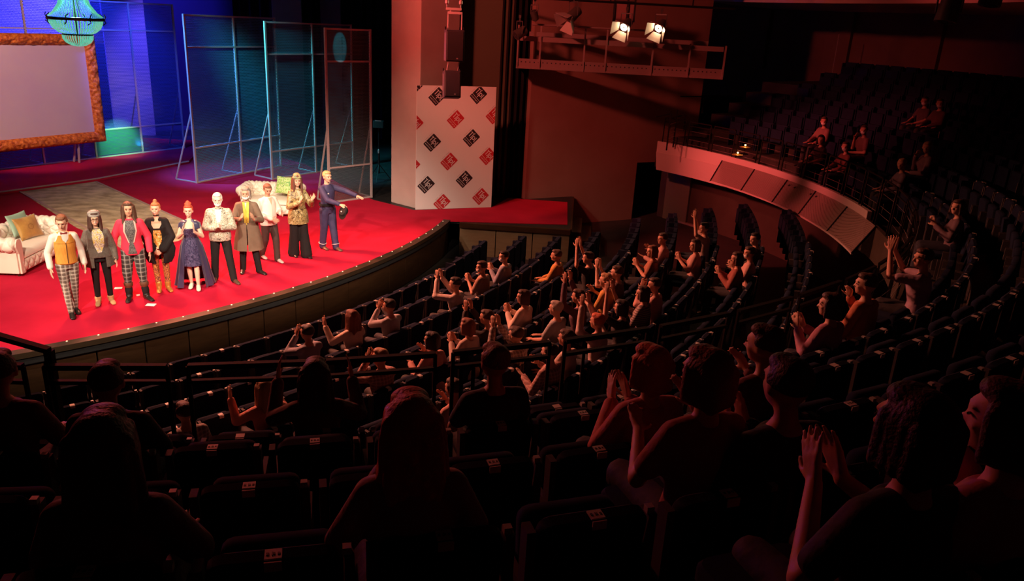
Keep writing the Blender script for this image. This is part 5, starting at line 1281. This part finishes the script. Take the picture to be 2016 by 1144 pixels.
def sit_parts(pose, sex, hair, yaw, big, sleeve, hv=0):
    key = (pose, sex, hair, yaw, big, sleeve, hv)
    if key in CACHE: return CACHE[key]
    vb, vc = (.0085, .012) if big else (.014, .017)
    T = [(z-.40, rx, ry, cy) for z, rx, ry, cy in (TR_F if sex == 'f' else TR_M)]; lean = .06
    L = lambda p: V3((p[0], p[1]+lean*(p[2]-.5)-.02, p[2]))
    R = [(z, rx, ry, cy+lean*(z-.5)-.02) for z, rx, ry, cy in T]
    hc = L((0, .03, 1.215)); HM = head_mat(hc, yaw, 0.0); A = POSES[pose]; b = MB(); add_rings(b, R)
    b.cap(L((0, -.01, 1.03)), L((0, .01, 1.15)), .052, .048, 12); head_into(b, HM)
    shx = .140 if sex == 'f' else .165; shz = .975
    t = MB(); inf = .022; add_rings(t, [(z, rx+inf, ry+inf, cy) for z, rx, ry, cy in R][:-1])
    for q in (1, -1):
        sp = L((q*shx, 0, shz)); e, w_ = V3(A[q]['e']), V3(A[q]['w'])
        b.cap(L((q*.06, 0, shz+.02)), sp, .050, .052, 10); b.cap(sp, e, .048, .040, 10); b.cap(e, w_, .042, .028, 10); hand(b, w_, A[q]['d'], A[q]['n'], 1.08, .2, thumb=-q)
        t.cap(L((q*.06, 0, shz+.02)), sp, .050+inf*.5, .054+inf*.6, 10); 
        if sleeve: t.cap(sp, e if sleeve > .5 else sp.lerp(e, .7), .050+inf*.8, .044+inf*.8, 10)
        if sleeve > .9: t.cap(e, e.lerp(w_, .93), .043+inf*.7, .032+inf*.7, 10)
        b.cap((q*.10, .02, .54), (q*.12, .44, .52), .080, .058, 10); b.cap((q*.12, .45, .50), (q*.12, .46, .10), .054, .040, 10)
    p = MB(); add_rings(p, [(z, rx+.014, ry+.014, cy) for z, rx, ry, cy in R if z < .63])
    for q in (1, -1): p.cap((q*.10, .02, .54), (q*.12, .44, .52), .094, .074, 10); p.cap((q*.12, .45, .50), (q*.12, .46, .12), .068, .058, 10)
    sh = MB()
    parts = [('body', fuse(b, vb, 2)), ('top', fuse(t, vc, 2)), ('trousers', fuse(p, .020, 1)), ('hair', hair_mesh(HM, hair, .009 if big else .014, seed=hv))]
    for q in (1, -1): s_ = MB(); shoe(s_, (q*.12, .46, .085), (q*.14, .7, 0)); parts.append(('shoe', s_.mesh('shoe', smooth=40)))
    CACHE[key] = (parts, HM); return CACHE[key]
mk_ = mat('white_face_mask', (.72, .66, .64), .8)
SKA = [(.55, .28, .19), (.50, .24, .16), (.60, .34, .24)]
taken = set()
def seat_label(s):
    (blk, k), n = s[4], s[5]
    rown = ORD[k]
    if blk == 'lower': return 'navy folding seat in the %s row of the lower block, %s from its far end' % (rown, ORD[min(n, 31)])
    return 'navy folding seat in the %s row of the upper tier, %s from its far end' % (rown, ORDX(n))
def ORDX(n):
    tens = {3: 'thirty', 4: 'forty', 5: 'fifty', 6: 'sixty', 7: 'seventy'}
    if n < 30: return ORD[n]
    t, u = divmod(n+1, 10); tt = tens.get(t, 'eighty')
    return (tt[:-1]+'ieth') if u == 0 else tt+'-'+ORD[u-1]
def find_seat(px, py, blk, hz=1.24):
    best = None
    for i, s in enumerate(SEATS):
        if s[4][0] != blk or i in taken: continue
        q = project((s[0]-cos(s[3])*.08, s[1]-sin(s[3])*.08, s[2]+hz))
        if not q: continue
        d = hypot(q[0]-px, q[1]-py)
        if best is None or d < best[0]: best = (d, i)
    return best
HAIRM = {}
def col_mat(kind, col):
    k = kind+'_%.3f_%.3f_%.3f' % col
    return mat(k, col, .8 if kind == 'cloth' else .6, sheen=0, bump=.4 if kind == 'hair' else (.5 if kind == 'cloth' else 0), bscale=70 if kind == 'hair' else 14)
BR, DK, AU, BL, GR, RD = (.07, .03, .02), (.03, .016, .014), (.20, .06, .03), (.42, .24, .12), (.40, .34, .30), (.60, .13, .06)
def aud(px, py, blk, label, top, hair='short', hc=DK, pose='clap', sex='m', yaw=0.0, mask=False, sleeve=1.0, big=False, turn=0.0, sc_=1.0, free=False, lift=0.0):
    f = find_seat(px, py, blk)
    if f is None: return
    i = f[1]; s = SEATS[i]; taken.add(i); x, y, z, a = s[:4]
    head = a+pi+turn
    parts, HM = sit_parts(pose, sex, hair, yaw, big, sleeve, 1 if big else 0)
    # sit on the seat; slide along the row so that the head meets its sight line
    base = V3((x, y, z))
    r = ray(px, py); hz = z+1.24*sc_; t = (hz-CAMZ)/r.z
    if t > 0:
        hp = V3((0, 0, CAMZ))+r*t; tang = V3((-sin(a), cos(a), 0)); sh = max(-.2, min(.2, (hp-base).dot(tang))); base += tang*sh
        radl = V3((cos(a), sin(a), 0)); rr = max(-.06, min(.10, (hp-base).dot(radl)+.05)); base += radl*rr
    th = thing('person', label, 'person', (base.x, base.y, base.z), head-pi/2, 'seated audience members'); th.scale = (sc_, sc_, sc_)
    sk = SKA[int(px) % 3]
    ms = dict(body=col_mat('skin', sk), top=top if not isinstance(top, tuple) else col_mat('cloth', top), trousers=col_mat('cloth', ((.02, .02, .035), (.03, .025, .03), (.015, .013, .015))[int(py) % 3]), hair=col_mat('hair', hc), shoe=m_blackleather)
    for nme, me in parts:
        if len(me.materials) == 0: me.materials.append(ms[nme]); mesh_obj(nme, me, None, th)
        else: mesh_obj(nme, me, ms[nme], th)
    h = lambda x, y, z: HM@V3((x, y, z))
    if mask:
        mb = MB(); mb.ball(h(0, .048, -.045), (.060, .050, .045), 12, 8, M=HM.to_3x3()); mb.build('face_mask', mk_, th, smooth=True)
    else:
        for q in (1, -1): mb = MB(); mb.ball(h(q*.030, .084, .008), (.010, .005, .005), 8, 5); mb.build('eye', m_eye, th)
    return th
pk = (.58, .30, .26); cr = (.72, .56, .46)
plr = plaid('pink_check', (.45, .24, .20), (.25, .12, .11), (.60, .40, .34), 22)
plg = plaid('grey_check', (.42, .36, .33), (.20, .15, .14), (.55, .5, .46), 20)
st_ = stripes('striped_blouse', (.32, .22, .20), (.10, .06, .06), 30, 2, .45)
A_U = [
 # lower block, from the left / front
 (604, 652, 'lower', 'man in a grey-blue shirt with hands at his face, second row, near the stage', (.26, .25, .30), 'short', DK, 'face', 'm', .3),
 (688, 620, 'lower', 'woman with long auburn curls in a cream top, hands spread to clap', cr, 'wavy', AU, 'wide', 'f', .2),
 (766, 600, 'lower', 'dark-haired man in a pale shirt with both hands raised to his face', (.40, .38, .40), 'short', DK, 'face', 'm', .4),
 (896, 556, 'lower', 'person in a white top leaning low with both hands up', (.60, .48, .44), 'short', DK, 'high', 'f', .5),
 (948, 520, 'lower', 'masked person in a tan top clapping in front of the stage corner', (.34, .20, .15), 'short', BR, 'clap', 'm', .9, True),
 (992, 503, 'lower', 'masked dark-haired man in a blue-grey shirt clapping by the beige wall', (.24, .24, .30), 'short', DK, 'clap', 'm', .9, True),
 (748, 700, 'lower', 'fair-haired older person in a pink checked shirt behind the guard rail', plr, 'short', BL, 'face', 'm', .4),
 (853, 668, 'lower', 'person in a pink shirt clapping behind the middle guard rail', pk, 'bob', DK, 'clap', 'f', .4),
 (922, 640, 'lower', 'person with auburn hair and pale sleeve clapping', (.50, .38, .32), 'bob', AU, 'clap', 'f', .3),
 (958, 622, 'lower', 'person in a dark top with one bare arm lifted', (.03, .02, .02), 'short', BR, 'high', 'f', .3),
 (1030, 582, 'lower', 'woman in a cream blouse clapping among empty navy seats', cr, 'bob', BR, 'clap', 'f', .6),
 (1108, 507, 'lower', 'person in an ochre top seen from behind near the stage steps', (.50, .24, .05), 'short', BR, 'rest', 'm', .3),
 (1146, 497, 'lower', 'man in black with raised hands, nearest the stage steps', (.02, .015, .015), 'short', BR, 'up', 'm', .5),
 (1205, 518, 'lower', 'person reaching one bare forearm up beside the man in black', (.10, .05, .04), 'short', BR, 'high', 'f', .4),
 (1170, 540, 'lower', 'person in a mustard top with head bowed', (.50, .26, .05), 'short', BL, 'clap', 'm', .2),
 (1138, 572, 'lower', 'person in a plum top with both arms raised high', (.10, .04, .06), 'short', BR, 'up', 'f', .2),
 (1092, 604, 'lower', 'person in a light grey shirt, bent forward', (.32, .31, .31), 'short', GR, 'rest', 'm', .2),
 (1096, 652, 'lower', 'person in a pale hooded top just above the rail', (.55, .44, .38), 'short', BR, 'rest', 'f', .2),
 (1162, 626, 'lower', 'man in a white shirt with elbows out and arms raised', (.55, .40, .36), 'short', RD, 'up', 'm', .1),
 (1206, 598, 'lower', 'woman in a black top clapping high beside the man in white', (.03, .02, .02), 'bob', DK, 'up', 'f', .3),
 (1252, 572, 'lower', 'woman in a striped blouse clapping', st_, 'bob', BR, 'clap', 'f', .5),
 (1276, 556, 'lower', 'person with a hand at the cheek behind the striped blouse', pk, 'short', BR, 'face', 'm', .5),
 (1290, 497, 'lower', 'person in a rust top clapping at the end of the far rows', (.36, .14, .08), 'bob', AU, 'clap', 'f', .7),
 (1318, 476, 'lower', 'person in a rose top at the end of the far rows', pk, 'short', BR, 'clap', 'm', .7),
 (1341, 464, 'lower', 'person in a pale pink shirt in the far rows', (.50, .26, .22), 'bob', BR, 'clap', 'f', .7),
 (1362, 444, 'lower', 'person holding a white sheet of paper up high in the last far row', (.45, .30, .26), 'short', BR, 'up', 'm', .7),
 (1450, 508, 'lower', 'person in a dark red top right of the far rows', (.28, .07, .05), 'bob', BR, 'clap', 'f', .6),
 (1482, 500, 'lower', 'masked person in a pink top right of the far rows', pk, 'short', BR, 'clap', 'f', .6, True),
 (1499, 470, 'lower', 'person with a pale face alone under the balcony', (.05, .03, .03), 'short', DK, 'rest', 'm', .8),
 (500, 748, 'lower', 'blond woman in a coral top behind the lower bar of the rail', (.62, .24, .18), 'long', BL, 'wide', 'f', .2),
 (362, 808, 'lower', 'person in a pale checked shirt seen between two rail posts', plg, 'short', BR, 'rest', 'm', .2),
 (1010, 680, 'lower', 'person in a pale checked shirt behind the head with cropped hair', plg, 'short', BR, 'high', 'm', .1),
 (1085, 688, 'lower', 'person in an orange-pink checked shirt right behind the rail', plr, 'short', BR, 'clap', 'm', .1),
 (886, 758, 'lower', 'person with pale hands showing just under the rail', pk, 'short', BR, 'clap', 'f', .1),
 # upper tier, in front of the camera
 (10, 712, 'upper', 'person in a dark red top cut off by the left edge', (.12, .03, .03), 'short', BR, 'rest', 'm', .2),
 (205, 752, 'upper', 'broad man in a black shirt with cropped hair seen from behind', (.02, .018, .02), 'short', BR, 'rest', 'm', .0),
 (166, 925, 'upper', 'person with long straight hair, second nearest on the left', (.10, .06, .06), 'longback', BR, 'rest', 'f', .0),
 (622, 790, 'upper', 'woman with very long brown hair seen from behind, clapping', (.12, .04, .035), 'longback', BR, 'wide', 'f', -.1),
 (845, 945, 'upper', 'woman with long red curls and a lace collar, nearest the camera', (.30, .17, .17), 'wavy', RD, 'clap', 'f', .0),
 (987, 725, 'upper', 'man with cropped reddish hair in a dark top seen from behind', (.03, .018, .018), 'short', AU, 'rest', 'm', .25),
 (1292, 735, 'upper', 'woman with dark red hair in a pink shirt, clapping', (.50, .13, .14), 'bob', RD, 'clap', 'f', .35),
 (1380, 720, 'upper', 'person in a rust shirt right of the woman in pink', (.30, .08, .05), 'bob', AU, 'clap', 'f', .35),
 (1505, 672, 'upper', 'person in a wine red top clapping on the right', (.16, .04, .04), 'short', BR, 'clap', 'f', .5),
 (1625, 600, 'upper', 'woman in a pink-violet top leaning forward', (.42, .16, .22), 'bob', BR, 'clap', 'f', .6),
 (1706, 545, 'upper', 'person in an orange shirt behind the woman in violet', (.50, .15, .07), 'short', BR, 'clap', 'm', .6),
 (1800, 485, 'upper', 'person in a lilac top with a folded pink jacket', (.36, .22, .27), 'short', BR, 'high', 'f', .8),
 (1886, 405, 'upper', 'person with a flushed face in a dark lilac top', (.14, .08, .10), 'bob', BR, 'clap', 'f', .9),
 (1606, 250, 'upper', 'masked person with folded arms standing out on the balcony', (.24, .11, .10), 'short', BR, 'rest', 'm', .9, True),
 (1683, 268, 'upper', 'masked person bending an arm, high on the balcony', (.20, .09, .09), 'short', BR, 'clap', 'f', .9, True),
 (1640, 318, 'upper', 'masked person in dark red on the front of the balcony', (.18, .06, .05), 'short', BR, 'rest', 'f', .9, True),
 (1545, 305, 'upper', 'person in a black top behind the balcony rail', (.05, .025, .03), 'bob', DK, 'rest', 'f', .9),
 (1818, 190, 'upper', 'masked person in the rear rows, left of a pair', (.10, .06, .06), 'short', DK, 'rest', 'm', .9, True),
 (1868, 202, 'upper', 'masked person in the rear rows, right of a pair', (.12, .05, .05), 'short', BR, 'rest', 'm', .9, True),
 (1777, 305, 'upper', 'person with orange-lit hair, left of two in violet', (.14, .10, .13), 'short', BL, 'rest', 'f', .9),
 (1822, 300, 'upper', 'person with orange-lit hair, right of two in violet', (.20, .11, .13), 'short', BL, 'clap', 'f', .9),
 (1800, 830, 'upper', 'person in black on the right holding two lit hands before the chest', (.02, .015, .015), 'bob', DK, 'clap', 'f', .1),
 (1690, 930, 'upper', 'person in black clapping low in the dark right corner', (.02, .015, .015), 'short', DK, 'clap', 'm', .0),
 (1985, 815, 'upper', 'person in a pink top at the right edge of the picture', (.40, .16, .16), 'bob', BR, 'clap', 'f', .6),
]
BIGS = {166, 622, 845, 205, 987, 1292, 10, 1800}
for r_ in A_U:
    px, py, blk, lb, top, hr, hcol, pose, sex, yaw = r_[:10]; mk = len(r_) > 10 and r_[10]
    if pose == 'clap' and 'clapping' not in lb: pose = ('apart', 'chin', 'clap')[int(px+py) % 3]
    elif pose == 'clap' and int(px) % 2: pose = 'apart'
    aud(px, py, blk, lb, top, hr, hcol, pose, sex, yaw, mk, .45 if (pose in ('up', 'high') and int(px) % 2) or int(px) % 3 == 0 else 1.0, px in BIGS)
# ---------------------------------------------------------------- place the seats, nearest first, 290 as objects
order = sorted(range(len(SEATS)), key=lambda i: dist(SEATS[i])-(50 if i in taken else 0))
first = None; stuffv = MB()
def place_seat(s, occupied):
    global first
    x, y, z, a = s[:4]; M = None
    t = thing('folding_seat', seat_label(s), 'seat', (x, y, z), a+pi/2, 'navy folding seats, ' + ('lower block' if s[4][0] == 'lower' else 'upper tier'))
    for n, me in PARTS:
        o = mesh_obj(n, me, None, t)
        if occupied and n == 'tip_up_seat': o.location = (0, .20, .145); o.rotation_euler = (radians(-84), 0, 0); o.location = (0, -.10+.02, .34+.0); o.location = (0, -.33, .42)
    if dist(s) < 12 or s[5] % 3 == 0:
        o = mesh_obj('number_plate', PLATE, None, t)
        if dist(s) < 6: mesh_obj('printed_number', DIG, None, o)
NS = min(len(order), 290)
for rank, i in enumerate(order):
    s = SEATS[i]
    if rank < NS: place_seat(s, i in taken)
    elif i not in taken:
        M = Matrix.Translation((s[0], s[1], s[2])) @ Matrix.Rotation(s[3]+pi/2, 4, 'Z')
        stuffv.box(M@V3((0, -.14, .60)), (.43, .08, .54), rz=s[3]+pi/2); stuffv.box(M@V3((0, .02, .55)), (.41, .09, .36), rz=s[3]+pi/2)
        for q in (-1, 1): stuffv.box(M@V3((q*.243, -.08, .42)), (.032, .22, .84), rz=s[3]+pi/2)
if stuffv.v:
    o = stuffv.build('distant_seats', m_seat); tag(o, 'remaining rows of navy folding seats in the dark rear of the tier', 'seats', kind='stuff')
print('SEATS', len(SEATS), 'people', len(A_U))

for o in bpy.data.objects:
    if o.parent is None and o.name.split('.')[0] in ('stage_front', 'stage_extension_front', 'balcony_fascia'):
        for k in ('category', 'group'):
            if k in o: del o[k]
        o['kind'] = 'structure'
